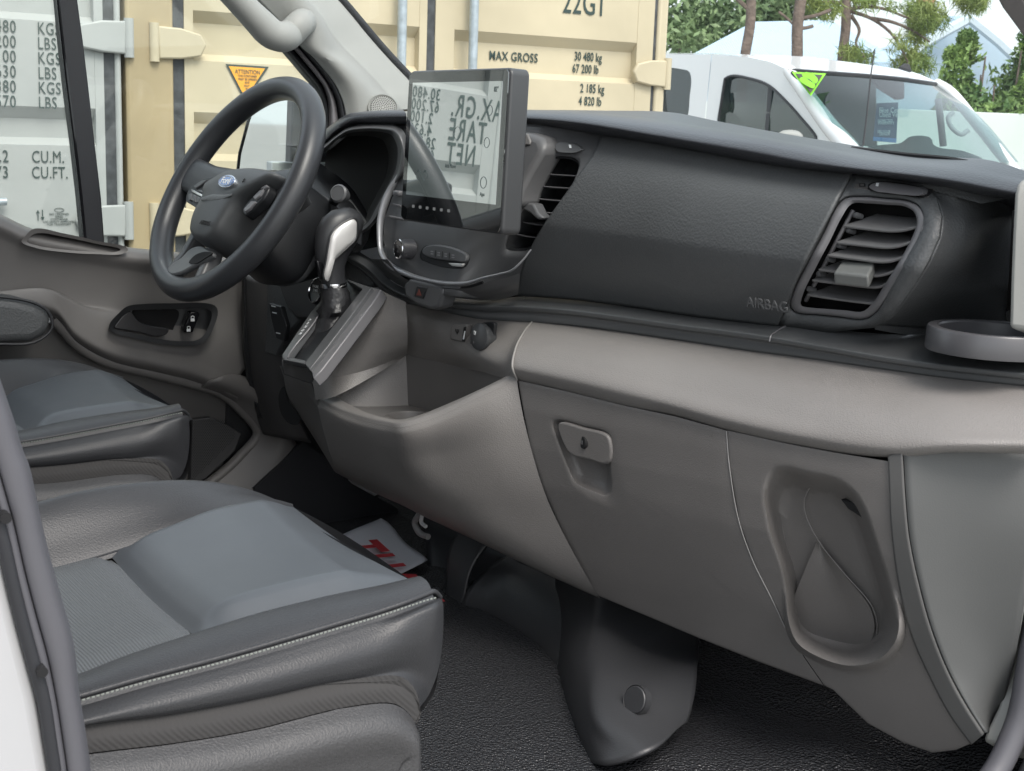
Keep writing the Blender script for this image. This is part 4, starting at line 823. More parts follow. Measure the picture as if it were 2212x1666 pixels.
# ring round the latch recess
GB = empty('glovebox', (0, 0, 0), None, None); GB.parent = DB
go = [(1119, 822), (1213, 843), (1355, 878), (1460, 900), (1568, 930), (1574, 1003), (1596, 1129), (1618, 1190), (1640, 1245), (1667, 1294), (1700, 1362), (1740, 1425), (1779, 1481), (1640, 1430), (1509, 1378), (1400, 1332), (1290, 1286), (1253, 1222), (1220, 1160), (1175, 1060), (1148, 975), (1133, 900)]
def goff(x, y):
    yy = y - (x - 1118) * .2; pts = [(810, .0), (880, -.002), (960, .002), (1040, .01), (1120, .026), (1200, .045), (1260, .066), (1350, .09), (1500, .14)]
    if yy < 810: return 0
    for (a, oa), (b, ob) in zip(pts, pts[1:]):
        if yy <= b: return oa + (ob - oa) * (yy - a) / (b - a)
    return .14
gh = [(1198, 912), (1205, 909), (1260, 921), (1312, 936), (1318, 945), (1317, 1000), (1316, 1064), (1310, 1069), (1285, 1062), (1262, 1052), (1245, 1042), (1225, 1000), (1208, 955)]
gh1 = smooth2(gh, 60); gc = (1265, 985)
gh0 = [(gc[0] + (x - gc[0]) * 1.09, gc[1] + (y - gc[1]) * 1.06) for x, y in gh1]
oo, ii = ringloops(go, gh0, 160)
def gmp(pts, d=0): return [PL(x, y, goff(x, y) + d) for x, y in pts]
def mixl(a, b, t): return [(p[0] + (q[0] - p[0]) * t, p[1] + (q[1] - p[1]) * t) for p, q in zip(a, b)]
AL = sorted(set([round(2 * math.pi * i / 180, 5) for i in range(180)] + [round(math.atan2(y - gc[1], x - gc[0]) % (2 * math.pi), 5) for x, y in go]))
def ev(loop, c): return [rayloop(c, loop, a) for a in AL]
oo, ii, i1_ = ev(go, gc), ev(gh0, gc), ev(gh1, gc)
g_ = [gmp(oo, .008), gmp(oo, .0005)] + [gmp(mixl(oo, ii, t)) for t in (.02, .12, .24, .36, .5, .64, .78, .9, 1)]
rings('lid', g_ + [gmp(mixl(ii, i1_, .6), .001), gmp(i1_, .005), gmp(mixl(i1_, [(1290, 985)] * len(i1_), .18), .018), gmp(mixl(i1_, [(1290, 985)] * len(i1_), .35), .024)], M_gray, GB, cap=True, ang=60)
def iring(src): return [ (x, y) for x, y in src]
N_ = len(ii); ih = ringloops(gh0, gh1, 60)
lat = [(1206, 914), (1260, 925), (1308, 939), (1314, 946), (1314, 1000), (1305, 1003), (1270, 993), (1235, 984), (1222, 970)]
LT = plate('latch', gmp(smooth2(lat, 40), -.004), V((0, .014, 0)), M_gray, GB, .003, seg=3)
lc = PL(1259, 956, goff(1259, 956) - .0045); lathe('keyhole', lc, (-.18, -1, 0), [(0, .001), (.0085, .001), (.0095, .0), (.0095, -.004)], M_deep, LT, 24)
plate('key_slot', [lc + V((0, -.0015, 0)) + V((a, .18 * a, b)) for a, b in ((-.001, -.003), (.001, -.003), (.001, .003), (-.001, .003))], V((0, .0003, 0)), M_bez, LT, 0)
plate('glovebox_surround', gmp([(x - (x - 1430) * .004, y) for x, y in go], .075), V((0, .004, 0)), M_deep, DB, 0)
# light edges along the lid seams
tube('lid_edge', [PL(x, y, goff(x, y) - .0005) for x, y in [(1569, 931), (1575, 1003), (1597, 1129), (1629, 1218), (1667, 1294), (1696, 1356)]], .0009, mat('lid edge highlight', (.24, .235, .23), .4), GB, n=60, seg=6)
# ---- right lower panel with bottle pocket
BP = empty('lower_panel', (0, 0, 0), None, None); BP.parent = DB
ro = [(1571, 930), (1640, 945), (1713, 961), (1800, 977), (1920, 997), (1923, 1065), (1926, 1129), (1942, 1256), (1970, 1370), (2015, 1471), (2052, 1540), (2100, 1605), (2065, 1620), (2014, 1626), (1951, 1604), (1875, 1563), (1825, 1515), (1800, 1490), (1781, 1481), (1742, 1425), (1702, 1362), (1669, 1294), (1642, 1245), (1620, 1190), (1598, 1129), (1576, 1003)]
bo = [(1672, 1012), (1655, 1040), (1650, 1077), (1655, 1110), (1663, 1151), (1688, 1225), (1697, 1270), (1703, 1340), (1722, 1388), (1775, 1422), (1838, 1438), (1895, 1426), (1932, 1390), (1942, 1350), (1925, 1270), (1895, 1175), (1865, 1090), (1845, 1060), (1810, 1035), (1740, 1018), (1700, 1008)]
b1_ = smooth2(bo, 90); bc = (1790, 1215)
def roff(x, y):
    base = goff(x, y); t = math.exp(-((x - 1830) ** 2 + (y - 1430) ** 2) / 9000); return base - .0 * t
def rmp(pts, d=0): return [PL(x, y, roff(x, y) + (d(x, y) if callable(d) else d)) for x, y in pts]
AL = sorted(set([round(2 * math.pi * i / 180, 5) for i in range(180)] + [round(math.atan2(y - bc[1], x - bc[0]) % (2 * math.pi), 5) for x, y in ro]))
b107 = [(bc[0] + (x - bc[0]) * 1.10, bc[1] + (y - bc[1]) * 1.06) for x, y in b1_]
oo, ii, i2 = ev(ro, bc), ev(b107, bc), ev(b1_, bc)
lipf = lambda x, y: -.027 * max(0, min(1, (y - 1270) / 110))
lipg = lambda x, y: -.031 * max(0, min(1, (y - 1270) / 110)) + .001
iz = [bc] * len(i2)
rings('panel_face', [rmp(oo, .008), rmp(oo, .0005)] + [rmp(mixl(oo, ii, t)) for t in (.03, .15, .3, .45, .6, .75, .9, 1)] + [rmp(mixl(ii, i2, .35), lambda x, y: lipf(x, y) * .5), rmp(mixl(ii, i2, .7), lipf), rmp(i2, lipg), rmp(mixl(i2, iz, .05), lambda x, y: lipg(x, y) + .010), rmp(mixl(i2, iz, .14), .034), rmp(mixl(i2, iz, .2), .050), rmp(mixl(i2, iz, .26), .058), rmp(mixl(i2, iz, .4), .060)], M_gray, BP, cap=True, ang=70)
fk = [(1755, 1047), (1738, 1075), (1738, 1105), (1767, 1167), (1820, 1235), (1885, 1312), (1896, 1350), (1890, 1400), (1905, 1380), (1900, 1300), (1870, 1180), (1845, 1090), (1815, 1058)]
tube('pocket_seam', rmp([(1815, 1052), (1760, 1046), (1738, 1075), (1738, 1105), (1767, 1167), (1820, 1235), (1882, 1308), (1894, 1345), (1885, 1420)], .047), .0009, M_gray, BP, n=60, seg=6)
loft('pocket_back', [rmp([(1765, 1170), (1735, 1240), (1716, 1290), (1711, 1345), (1730, 1392)], .046), rmp([(1770, 1175), (1790, 1250), (1810, 1300), (1810, 1350), (1800, 1400)], .054), rmp([(1775, 1178), (1820, 1238), (1878, 1310), (1889, 1350), (1872, 1412)], .046)], M_gray, BP, 30, 16)
plate('pocket_notch', rmp([(1815, 1078), (1868, 1095), (1870, 1125), (1845, 1108), (1832, 1100)], .03), V((0, .01, 0)), M_deep, BP, .001)
# side kick panel facing the door opening
k1 = [(1921, 985), (1924, 1065), (1927, 1129), (1943, 1256), (1971, 1370), (2016, 1471), (2053, 1540), (2100, 1605)]
k2 = [(1951, 975), (1957, 1080), (1965, 1161), (1989, 1275), (2014, 1363), (2052, 1458), (2085, 1520), (2126, 1584)]
k3 = [(2080, 950), (2080, 1080), (2080, 1161), (2085, 1275), (2095, 1363), (2115, 1450), (2125, 1520), (2130, 1582)]
k4 = [(2240, 950), (2240, 1080), (2240, 1161), (2216, 1275), (2201, 1363), (2180, 1456), (2157, 1526), (2132, 1581)]
K = lambda pts, d: [PL(x, y, goff(x, y) * .6 + d) for x, y in pts]
loft('side_cheek', [[PL(x, y, goff(x, y)) for x, y in k1], [PL(x, y, goff(x, y) + .002) for x, y in k2]], mat('cheek grey', (.09, .09, .089), .5, .15, 500), DB, 50, 8, thick=.004)
loft('kick_panel', [[PL(x, y, goff(x, y) + .004) for x, y in k2], [PL(x, y, goff(x, y) + .05) for x, y in k3], [PL(x, y, goff(x, y) + .10) for x, y in k4]], mat('kick panel grey', (.085, .088, .088), .5, .15, 500), DB, 50, 16, thick=.004)
tube('kick_panel_edge', [PL(x, y, goff(x, y) + .098) for x, y in k4[3:]], .0018, M_light, DB, n=30, seg=6)
# ---- centre console body
c_out = [(685, 866, -.02), (750, 897, -.055), (836, 919, -.09), (872, 922, -.10), (939, 902, -.075), (1042, 854, -.035), (1117, 820, -.002)]
c_b = [(687, 880, -.026), (750, 912, -.06), (836, 934, -.092), (874, 937, -.102), (942, 918, -.078), (1046, 872, -.038), (1119, 838, -.003)]
c_m = [(700, 935, -.02), (765, 970, -.045), (840, 990, -.07), (885, 998, -.08), (960, 985, -.055), (1065, 965, -.025), (1141, 945, .0)]
c_n = [(716, 990, .0), (785, 1030, -.015), (850, 1058, -.03), (900, 1075, -.032), (985, 1085, -.025), (1100, 1090, -.002), (1185, 1085, .012)]
c_e = [(723, 1018, .04), (795, 1056, .03), (860, 1085, .02), (915, 1112, .018), (1030, 1165, .025), (1160, 1225, .04), (1291, 1286, .07)]
c_u = [(735, 1020, .11), (805, 1060, .10), (870, 1090, .09), (925, 1120, .09), (1040, 1170, .1), (1170, 1230, .12), (1295, 1286, .13)]
CO = loft('console_front', [pl(c_out), pl(c_b), pl(c_m), pl(c_n), pl(c_e), pl(c_u)], M_soft, DB, 100, 60, ang=70)
c_in = [(723, 856, .0), (761, 877, -.03), (809, 897, -.06), (866, 906, -.068), (905, 897, -.06), (973, 870, -.035), (1035, 842, -.01), (1094, 813, .0)]
rim0 = pl(c_out); rim1 = pl(c_in)
mdl = [(a[0], a[1] - 9, a[2] + .004) for a in c_out]
loft('console_rim', [pl(c_out), pl(mdl), pl(c_in)], M_soft, DB, 80, 12, ang=70)
SB = empty('storage_bin', (0, 0, 0), None, None); SB.parent = DB
bot = [(p.x, p.y, p.z) for p in rim1]
zf = .385
def down(p, z, dx=0, dy=0): return V((p.x + dx, p.y + dy, z))
loft('bin_wall', [rim1, [p + V((0, .012, -.02)) for p in rim1], [V((p.x * .92, p.y + .06, zf + .0)) for p in rim1]], M_gray, SB, 50, 10, thick=.003)
bk = [PL(*p) for p in ((877, 766, .11), (901, 772, .11), (991, 792, .10), (1094, 813, .03))]
bk0 = [PL(*p) for p in ((870, 752, .10), (900, 762, .10), (990, 782, .085), (1096, 806, .01))]
loft('bin_back', [bk, [V((p.x, p.y + .0, zf)) for p in bk]], M_mid, SB, 30, 6, linv=True)
lw = [PL(723, 856, .0), PL(800, 815, .05), PL(877, 766, .11)]
loft('bin_side', [lw, [V((p.x + .012, p.y, zf)) for p in lw]], M_soft, SB, 24, 6, linv=True)
fl = [V((p.x, p.y, zf)) for p in (PL(723, 856, .0), PL(809, 897, -.06), PL(866, 906, -.068), PL(973, 870, -.035), PL(1094, 813, .02), PL(1000, 795, .10), PL(877, 766, .115))]
fl = [V((-.37, 1.11, zf)), V((-.06, 1.085, zf)), V((.07, 1.19, zf)), V((.09, 1.34, zf)), V((-.40, 1.34, zf))]
cupc = PZ(838, 888, .40); cupc = V((cupc.x, max(cupc.y, 1.175), 0))
circ = [(cupc.x + .044 * math.cos(t * math.pi / 24), cupc.y + .044 * math.sin(t * math.pi / 24)) for t in range(48)]
oo, ii = ringloops([(p.x, p.y) for p in fl], circ, 80)
Zc = lambda L, z, f=1: [V((cupc.x + (x - cupc.x) * f, cupc.y + (y - cupc.y) * f, z)) for x, y in L]
rings('bin_floor', [Zc(oo, .386), Zc(ii, .386, 1.04), Zc(ii, .383), Zc(ii, .335, .93)], M_mid, SB, cap=True, ang=50)
# gate side and grey flank between selector and bin
fkT = [(806, 622, .04), (822, 627, .045), (850, 641, .045), (876, 652, .05)]
fk1 = [(765, 680, .015), (800, 690, .02), (845, 700, .03), (880, 705, .04)]
fk2 = [(715, 745, -.01), (760, 752, .0), (825, 752, .03), (880, 745, .055)]
fk3 = [(672, 815, -.03), (725, 815, -.02), (800, 797, .03), (879, 766, .085)]
fk4 = [(655, 850, .0), (692, 858, -.01), (722, 856, -.002), (800, 815, .045)]
loft('console_flank', [pl(fkT), pl(fk1), pl(fk2), pl(fk3)], M_soft, DB, 40, 36, ang=70)
loft('console_flank', [pl([(672, 815, -.03), (725, 815, -.02), (800, 797, .03), (879, 766, .085)]), pl([(678, 840, -.033), (723, 836, -.028), (800, 806, .029), (878, 767, .0875)]), pl([(682, 864, -.035), (722, 857, -.036), (800, 816, .028), (878, 768, .09)])], M_soft, DB, 40, 14, ang=70)
# left cheek of the console down to the floor (dark side towards the driver)
lc1 = [(604, 790, .0), (612, 812, .0), (620, 850, .01), (645, 893, .03), (690, 965, .06), (722, 1018, .05)]
lc2 = [(640, 800, -.03), (650, 825, -.03), (665, 852, -.02), (685, 880, -.02), (702, 935, -.01), (724, 1018, .04)]
lc3 = [(668, 812, -.035), (676, 838, -.03), (686, 864, -.025), (690, 885, -.026), (704, 936, -.018), (726, 1019, .038)]
loft('console_cheek', [pl(lc1), pl(lc2), pl(lc3)], M_mid, DB, 40, 24, ang=70)
loft('console_cheek', [[PL(x, y, o + .16) for x, y, o in lc1], pl(lc1)], M_rubber, DB, 30, 6)
hole = [(603, 850), (612, 835), (622, 870), (640, 893), (647, 908), (640, 918), (625, 915), (608, 895)]
plate('cheek_pocket', [PL(x, y, .02) for x, y in smooth2(hole, 30)], V((0, .004, 0)), M_deep, DB, 0)
# back wall with sockets
bw0 = [(866, 640, .10), (900, 652, .11), (960, 672, .112), (1042, 688, .115), (1128, 693, .12), (1152, 694, .122)]
bw1 = [(874, 690, .08), (905, 700, .085), (960, 712, .08), (1030, 722, .075), (1110, 734, .065), (1129, 724, .06)]
bw2 = [(878, 740, .095), (905, 745, .095), (962, 757, .08), (1026, 768, .05), (1090, 780, .02), (1112, 757, .012)]
bw3 = [(878, 768, .112), (903, 774, .112), (992, 794, .10), (1040, 803, .06), (1092, 815, .02), (1107, 798, -.008)]
loft('console_wall', [pl(bw0), pl(bw1), pl(bw2), pl(bw3)], M_soft, DB, 50, 36, ang=70)
mesh('console_wall', pl([(1092, 815, .02), (1107, 798, -.008), (1119, 821, -.002), (1098, 813, .0)]), [(0, 1, 2, 3)], M_soft, DB)
def plo(pts, o): return [PL(x, y, o) for x, y in pts]
UB = plate('usb_port', plo(Z5([(1100, 630), (1125, 615), (1205, 620), (1180, 735), (1095, 715)]), .064), V((0, .01, 0)), M_gray, DB, .002)
plate('usb_recess', plo(Z5([(1112, 640), (1128, 628), (1195, 632), (1172, 722), (1106, 708)]), .0625), V((0, .001, 0)), M_mid, UB, 0)
plate('usb_slot', plo(Z5([(1182, 640), (1196, 635), (1186, 730), (1170, 728)]), .060), V((0, .001, 0)), M_deep, UB, 0)
plate('usb_slot', plo(Z5([(1186, 662), (1191, 662), (1182, 715), (1176, 714)]), .0585), V((0, .001, 0)), M_ink, UB, 0)
text('usb_symbol', 'Ψ', PL(*Z5([(1128, 680)])[0][:2], .061), V((1, .18, 0)), (0, 0, 1), .012, M_deep, UB)
plate('socket_plate', plo(smooth2(Z5([(1250, 640), (1290, 612), (1375, 612), (1375, 640), (1340, 770), (1300, 810), (1250, 800), (1225, 760)]), 40), .062), V((0, .006, 0)), M_black, DB, .001)
scp = PL(*Z5([(1287, 698)])[0][:2], .05); sax = V((.12, -1, .1))
SK = lathe('power_socket_cap', scp, sax, [(0, .0055), (.018, .0053), (.022, .0035), (.023, .0), (.0225, -.004), (.019, -.006), (.018, -.02)], mat('cap plastic', (.05, .052, .055), .35), DB, 44)
text('socket_lettering', '12V', scp + sax.normalized() * .0115 + V((-.011, .004, .002)), V((1, -.3, 0)), (0, 0, 1), .010, M_ink, SK, .9, ext=.0002)
text('socket_lettering', 'A', scp + sax.normalized() * .0125 + V((-.008, .003, -.013)), V((1, -.3, 0)), (0, 0, 1), .006, M_bez, SK, .9, ext=.0002)
plate('socket_tab', plo(Z5([(1250, 785), (1310, 785), (1290, 812), (1260, 812)]), .058), V((0, .006, 0)), M_mid, DB, .001)
# hazard switch block
hz = [(870, 614), (884, 601), (930, 612), (955, 620), (958, 636), (955, 642), (948, 664), (932, 670), (900, 660), (874, 641)]
HZ = plate('hazard_switch', plo(hz, .030), V((0, .03, 0)), M_trim, DB, .006, seg=3)
plate('hazard_button', plo([(900, 618), (921, 622), (913, 646), (894, 641)], .0275), V((0, .004, 0)), M_black, HZ, .001)
plate('hazard_triangle', plo([(905, 625), (910, 639), (899, 638)], .0265), V((0, .0005, 0)), mat('dim red print', (.16, .04, .03), .5), HZ, 0)

# ---- centre stack
def coff(x, y):
    t = max(0, min(1, (640 - y) / 370)); return .035 + .09 * t ** 1.1
def cm(pts, d=0): return [PL(x, y, coff(x, y) + d) for x, y in pts]
CS = empty('centre_stack', (0, 0, 0), None, None); CS.parent = DB
vo = [(1181, 344), (1200, 339), (1244, 344), (1253, 352), (1250, 376), (1200, 458), (1139, 540), (1122, 541), (1094, 537), (1096, 520), (1135, 445)]
csout = [(855, 268), (960, 266), (1130, 268), (1220, 276), (1301, 292), (1292, 326), (1250, 388), (1185, 478), (1172, 496), (1138, 560), (1126, 598), (1118, 634), (1042, 645), (956, 638), (884, 600), (842, 560), (832, 520), (834, 475), (868, 380), (875, 330)]
vo1 = smooth2(vo, 60); oo, ii = ringloops(csout, vo1, 160)
def cfix(p):        # meet the airbag panel edge on the right
    return coff(*p)
def stackpt(x, y):
    # blend the offset towards the airbag panel's edge so that the seam closes
    e = [(290, .15), (326, .125), (388, .10), (478, .085), (496, .088), (560, .11), (634, .15)]
    ex = [(290, 1301), (326, 1292), (388, 1250), (478, 1185), (496, 1172), (560, 1138), (634, 1118)]
    o = e[-1][1] if y >= 634 else e[0][1]; xx = ex[-1][1] if y >= 634 else ex[0][1]
    for (a, oa), (b, ob), (_, xa), (_, xb) in zip(e, e[1:], ex, ex[1:]):
        if a <= y <= b: t = (y - a) / (b - a); o = oa + (ob - oa) * t; xx = xa + (xb - xa) * t
    t = max(0, min(1, 1 - (xx - x) / 130)); return PL(x, y, coff(x, y) * (1 - t) + o * t)
rings('stack_face', [[stackpt(*p) for p in mixl(oo, ii, t)] for t in (0, .1, .2, .35, .5, .7, .85, 1)], M_trim, CS, thick=.004, ang=60)
CVN = empty('centre_vent', (0, 0, 0), None, None); CVN.parent = DB
def sp(pts, d): return [stackpt(*p) + V((0, d, 0)) for p in pts]
vo2 = mixl(vo1, [(1172, 440)] * len(vo1), .04)
rings('vent_box', [sp(vo1, .0), sp(vo1, -.002), sp(vo2, 0), sp(vo2, .05)], M_black, CVN, cap=True)
tube('vent_edge', sp([(1184, 345), (1135, 446), (1096, 520), (1092, 537)], -.0025), .0012, M_bez, CVN, n=30, seg=6)
for a, b in (((1115, 740), (1310, 752)), ((1070, 820), (1260, 835)), ((1012, 900), (1203, 918)), ((1080, 992), (1150, 1000)), ((945, 1060), (1097, 1082)), ((902, 1140), (1050, 1165))):
    f = sp(ZC([a, ((a[0] + b[0]) / 2, (a[1] + b[1]) / 2 + 2), b]), .010); S = loft('slat', [f, [p + V((0, .035, -.0)) for p in f]], M_black, CVN, 8, 3, linv=True); mods(S, .002)
    tube('slat_edge', [p + V((0, -.001, 0)) for p in f], .0009, M_bez, CVN, n=6, seg=5)
plate('adjust_tab', sp(ZC([(975, 935), (1010, 925), (1080, 935), (1112, 1000), (1145, 1030), (1110, 1045), (1060, 1000), (985, 962)]), -.012), V((0, .02, 0)), M_trim, CVN, .003)
# left vent mostly behind the screen
lvv = [(868, 395), (862, 420), (846, 450), (836, 478), (838, 490), (855, 496), (872, 493), (880, 470), (890, 400)]
plate('left_vent', cm(smooth2(lvv, 40), -.004), V((0, .003, 0)), M_deep, DB, 0)
for a, b in (((112, 870), (170, 880)), ((110, 940), (165, 955)), ((88, 1022), (180, 1040))):
    tube('left_vent_slat', cm(ZC([a, b]), -.009), .0022, M_bez, DB, n=4, seg=6)
box('left_vent_tab', cm(ZC([(143, 868)]), -.014)[0], (.022, .012, .010), M_bez, DB, bev=.003)
# housing behind the screen and small cubby
hs = [(1130, 275), (1155, 284), (1172, 325), (1160, 345), (1120, 420), (1100, 470), (1090, 500)]
plate('screen_housing', cm(ZC([(900, 460), (1010, 470), (1085, 500), (1108, 570), (1080, 620), (1020, 720), (950, 850), (920, 960), (860, 960)]), -.03), V((0, .05, 0)), mat('screen housing grey', (.09, .09, .093), .45), DB, .01, seg=3)
plate('screen_housing_door', cm(ZC([(930, 470), (1000, 472), (1020, 520), (1015, 545), (940, 550)]), -.033), V((0, .004, 0)), M_mid, DB, .002)
# thumb wheel on the stack
TW2 = empty('vent_wheel', (0, 0, 0), None, None); TW2.parent = DB
plate('wheel_recess', sp(ZC([(1207, 517), (1438, 537), (1390, 595), (1168, 572)]), -.003), V((0, .003, 0)), M_deep, TW2, .001)
plate('thumb_wheel', sp(smooth2(ZC([(1225, 560), (1240, 535), (1290, 530), (1360, 545), (1400, 575), (1370, 595), (1300, 600), (1240, 590)]), 36), -.012), V((0, .012, 0)), M_trim, TW2, .003, seg=3)
plate('wheel_mark', sp(ZC([(1322, 545), (1334, 546), (1338, 568), (1326, 567)]), -.0135), V((0, .001, 0)), M_ink, TW2, 0)
# bezel trim
trm = [(873, 352), (862, 380), (839, 420), (824, 467), (821, 510), (824, 545), (842, 572), (879, 592), (926, 606), (973, 613), (1012, 611), (1043, 601), (1080, 592), (1106, 584), (1128, 564), (1147, 540)]
tube('stack_trim', [PL(x, y, coff(x, y) - .004) for x, y in trm], [.0035, .0065, .008, .0075, .006, .008, .009, .007, .0055, .006, .006, .004, .003, .0025, .002], mat('satin dark chrome', (.3, .305, .32), .28, metal=.4), CS, n=110, seg=12, flat=.6)
tube('stack_groove', [PL(x, y + 9, coff(x, y) + .001) for x, y in trm[5:12]], .0025, M_deep, CS, n=50, seg=8)
# lower skirt between trim and strip
skt = [(836, 560), (872, 600), (920, 616), (973, 623), (1015, 622), (1048, 612), (1106, 596), (1124, 590)]
skb = [(800, 560), (836, 598), (870, 620), (910, 632), (956, 640), (1042, 649), (1090, 645), (1119, 636)]
loft('stack_skirt', [pl([(x, y, .03) for x, y in skt]), pl([((a[0] + b[0]) / 2, (a[1] + b[1]) / 2, .045) for a, b in zip(skt, skb)]), pl([(x, y, .075 + (.0 if x < 950 else .03 * (x - 950) / 170)) for x, y in skb])], M_trim, CS, 60, 12)
lowl = [(777, 500), (790, 470), (834, 478), (822, 530), (832, 560), (836, 598), (800, 566), (775, 545)]
ldg = [(x, y) for x, y in ((818, 470), (850, 500), (940, 525), (1050, 545), (1092, 548))]
0 and tube('stack_ledge', [PL(x, y, coff(x, y) + .0) for x, y in [(846, 497), (900, 509), (980, 521), (1050, 531), (1092, 540)]], .006, M_trim, CS, n=30, seg=12)
# knob
kc = PL(886, 539, .05); ka = V((-.02, -1, .06)).normalized()
KN = lathe('climate_knob', kc, ka, [(.0175, -.004), (.0172, .012), (.0165, .022), (.0155, .0235), (.0, .0235)], mat('knurled knob', (.05, .05, .055), .35, .6, 300), DB, 48)
lathe('knob_ring', kc + ka * .0228, ka, [(.0168, -.001), (.0172, .0005), (.0162, .0018), (.0148, .0012), (.0145, -.0005)], M_chrome, KN, 48)
lathe('knob_face', kc + ka * .0225, ka, [(.0148, 0), (.0145, .0012), (0, .0014)], M_gloss, KN, 40)
for dz, wd in ((.005, .006), (.003, .005), (-.003, .004), (-.005, .006)): box('knob_symbol', kc + ka * .0243 + V((0, 0, dz)), (wd, .0004, .0012), M_dimink, KN, X=ka.cross(V((0, 0, 1))), Z=(0, 0, 1), bev=0)
# switch bank
sb = [(911, 537), (921, 529), (995, 542), (1004, 546), (1008, 553), (999, 579), (989, 581), (921, 567), (907, 558)]
SBK = plate('switch_bank', cm(smooth2(sb, 60), -.006), V((0, .012, 0)), M_black, CS, .0015)
sb2 = ZC([(310, 1232), (345, 1213), (560, 1253), (592, 1280), (580, 1325), (540, 1322), (330, 1285), (300, 1262)])
plate('switch_row', cm(smooth2(sb2, 50), -.012), V((0, .008, 0)), M_trim, SBK if False else CS, .002)
plate('switch_lever', cm(ZC([(470, 1330), (575, 1335), (560, 1358), (500, 1352)]), -.013), V((0, .006, 0)), M_silver, CS, .0015)
for i, x in enumerate((368, 413, 460, 508)):
    for dy in (-9, 7): plate('switch_symbol', cm(ZC([(x - 9, 1258 + dy + i * 8), (x + 9, 1260 + dy + i * 8), (x + 7, 1268 + dy + i * 8), (x - 9, 1266 + dy + i * 8)]), -.0135), V((0, .0003, 0)), M_dimink, CS, 0)
for i, x in enumerate((392, 437, 484)): plate('switch_gap', cm(ZC([(x, 1245 + i * 8), (x + 3, 1245 + i * 8), (x - 1, 1290 + i * 8), (x - 4, 1289 + i * 8)]), -.0128), V((0, .0003, 0)), M_deep, CS, 0)

# ---- touchscreen
TSC = empty('touchscreen', (0.02, 1.1, .85), 'large upright black framed touchscreen standing on the centre stack, showing Add Phone', 'screen')
SA = .03   # slight turn towards the driver
SN = V((.015, 1, -.046)); c0, c1, c2, c3 = [hit(*p, SN, 1.0809) for p in ((886, 157), (1100, 150), (1080, 503), (867, 472))]
def onp(p, y=1.12): return p
ctr = (c0 + c1 + c2 + c3) / 4; ux = ((c1 - c0) + (c2 - c3)).normalized(); uy = ((c0 - c3) + (c1 - c2)); uy = (uy - ux * uy.dot(ux)).normalized(); un = ux.cross(uy)
if un.y > 0: un = -un
SW, SH = ((c1 - c0).length + (c2 - c3).length) / 2, ((c0 - c3).length + (c1 - c2).length) / 2
un = -SN.normalized()
def S(u, v, d=0): return (c3.lerp(c2, u)).lerp(c0.lerp(c1, u), v) + un * d
def srect(nm, u0, v0, u1, v1, d, th, m, r=.03, bev=0, par=TSC):
    pts = []; ax_ = r * SH / SW
    for cu, cv, a0 in ((u1 - ax_, v1 - r, 0), (u0 + ax_, v1 - r, 90), (u0 + ax_, v0 + r, 180), (u1 - ax_, v0 + r, 270)):
        for k in range(5): a = R(a0 + 22.5 * k); pts.append(S(cu + ax_ * math.cos(a), cv + r * math.sin(a), d))
    return plate(nm, pts, -un * th, m, par, bev, seg=3)
srect('screen_shell', -.012, -.012, 1.012, 1.012, -.001, .034, mat('screen back shell', (.05, .052, .055), .4), .045, .004)
srect('screen_shell', .2, .1, .8, .9, -.034, .02, M_black, .04, .006)
M_scr = mat('screen glass', (.012, .013, .014), .0, spec=1.0)
M_scr.node_tree.nodes['Principled BSDF'].inputs['IOR'].default_value = 1.9
srect('screen_glass', 0, 0, 1, 1, .001, .003, M_scr, .035)
M_lit = mat('lit display', (.012, .013, .014), .0, spec=1.0, emit=((.25, .3, .29), .12)); M_lit.node_tree.nodes['Principled BSDF'].inputs['IOR'].default_value = 3.8
srect('display', .045, .17, .955, .93, .0014, .0004, M_lit, .002)
M_ui = mat('display marks', (.02, .03, .03), .1, emit=((.05, .07, .07), .2)); M_ui2 = mat('display marks light', (.05, .05, .05), .1, emit=((.4, .42, .42), .15))
for s, u, v, z in (('82°', .90, .865, .011), ('Add Phone', .5, .375, .009), ('Apps', .825, .215, .008), ('FM', .24, .33, .006), ('BT', .17, .33, .006)): text('display_text', s, S(u, v, .0018), ux, uy, z, M_ui, TSC, .8, 'CENTER', .0001)
def ringm(u, v, r, m, w_=.00035, el=1.0): tube('display_icon', [S(u, v, .0016) + (ux * math.cos(t * .5236) + uy * math.sin(t * .5236) * el) * r for t in range(12)], w_, m, TSC, n=24, seg=5, closed=True)
ringm(.55, .60, .010, M_ui); ringm(.83, .30, .0085, M_ui, .0005); ringm(.84, .55, .0075, M_ui, .0004); ringm(.85, .75, .0075, M_ui, .0004); ringm(.17, .31, .0075, M_ui); ringm(.24, .31, .0075, M_ui)
for i in range(6): srect('display_icon', .12 + i * .075, .085, .145 + i * .075, .105, .0016, .0003, M_ui2, .004)

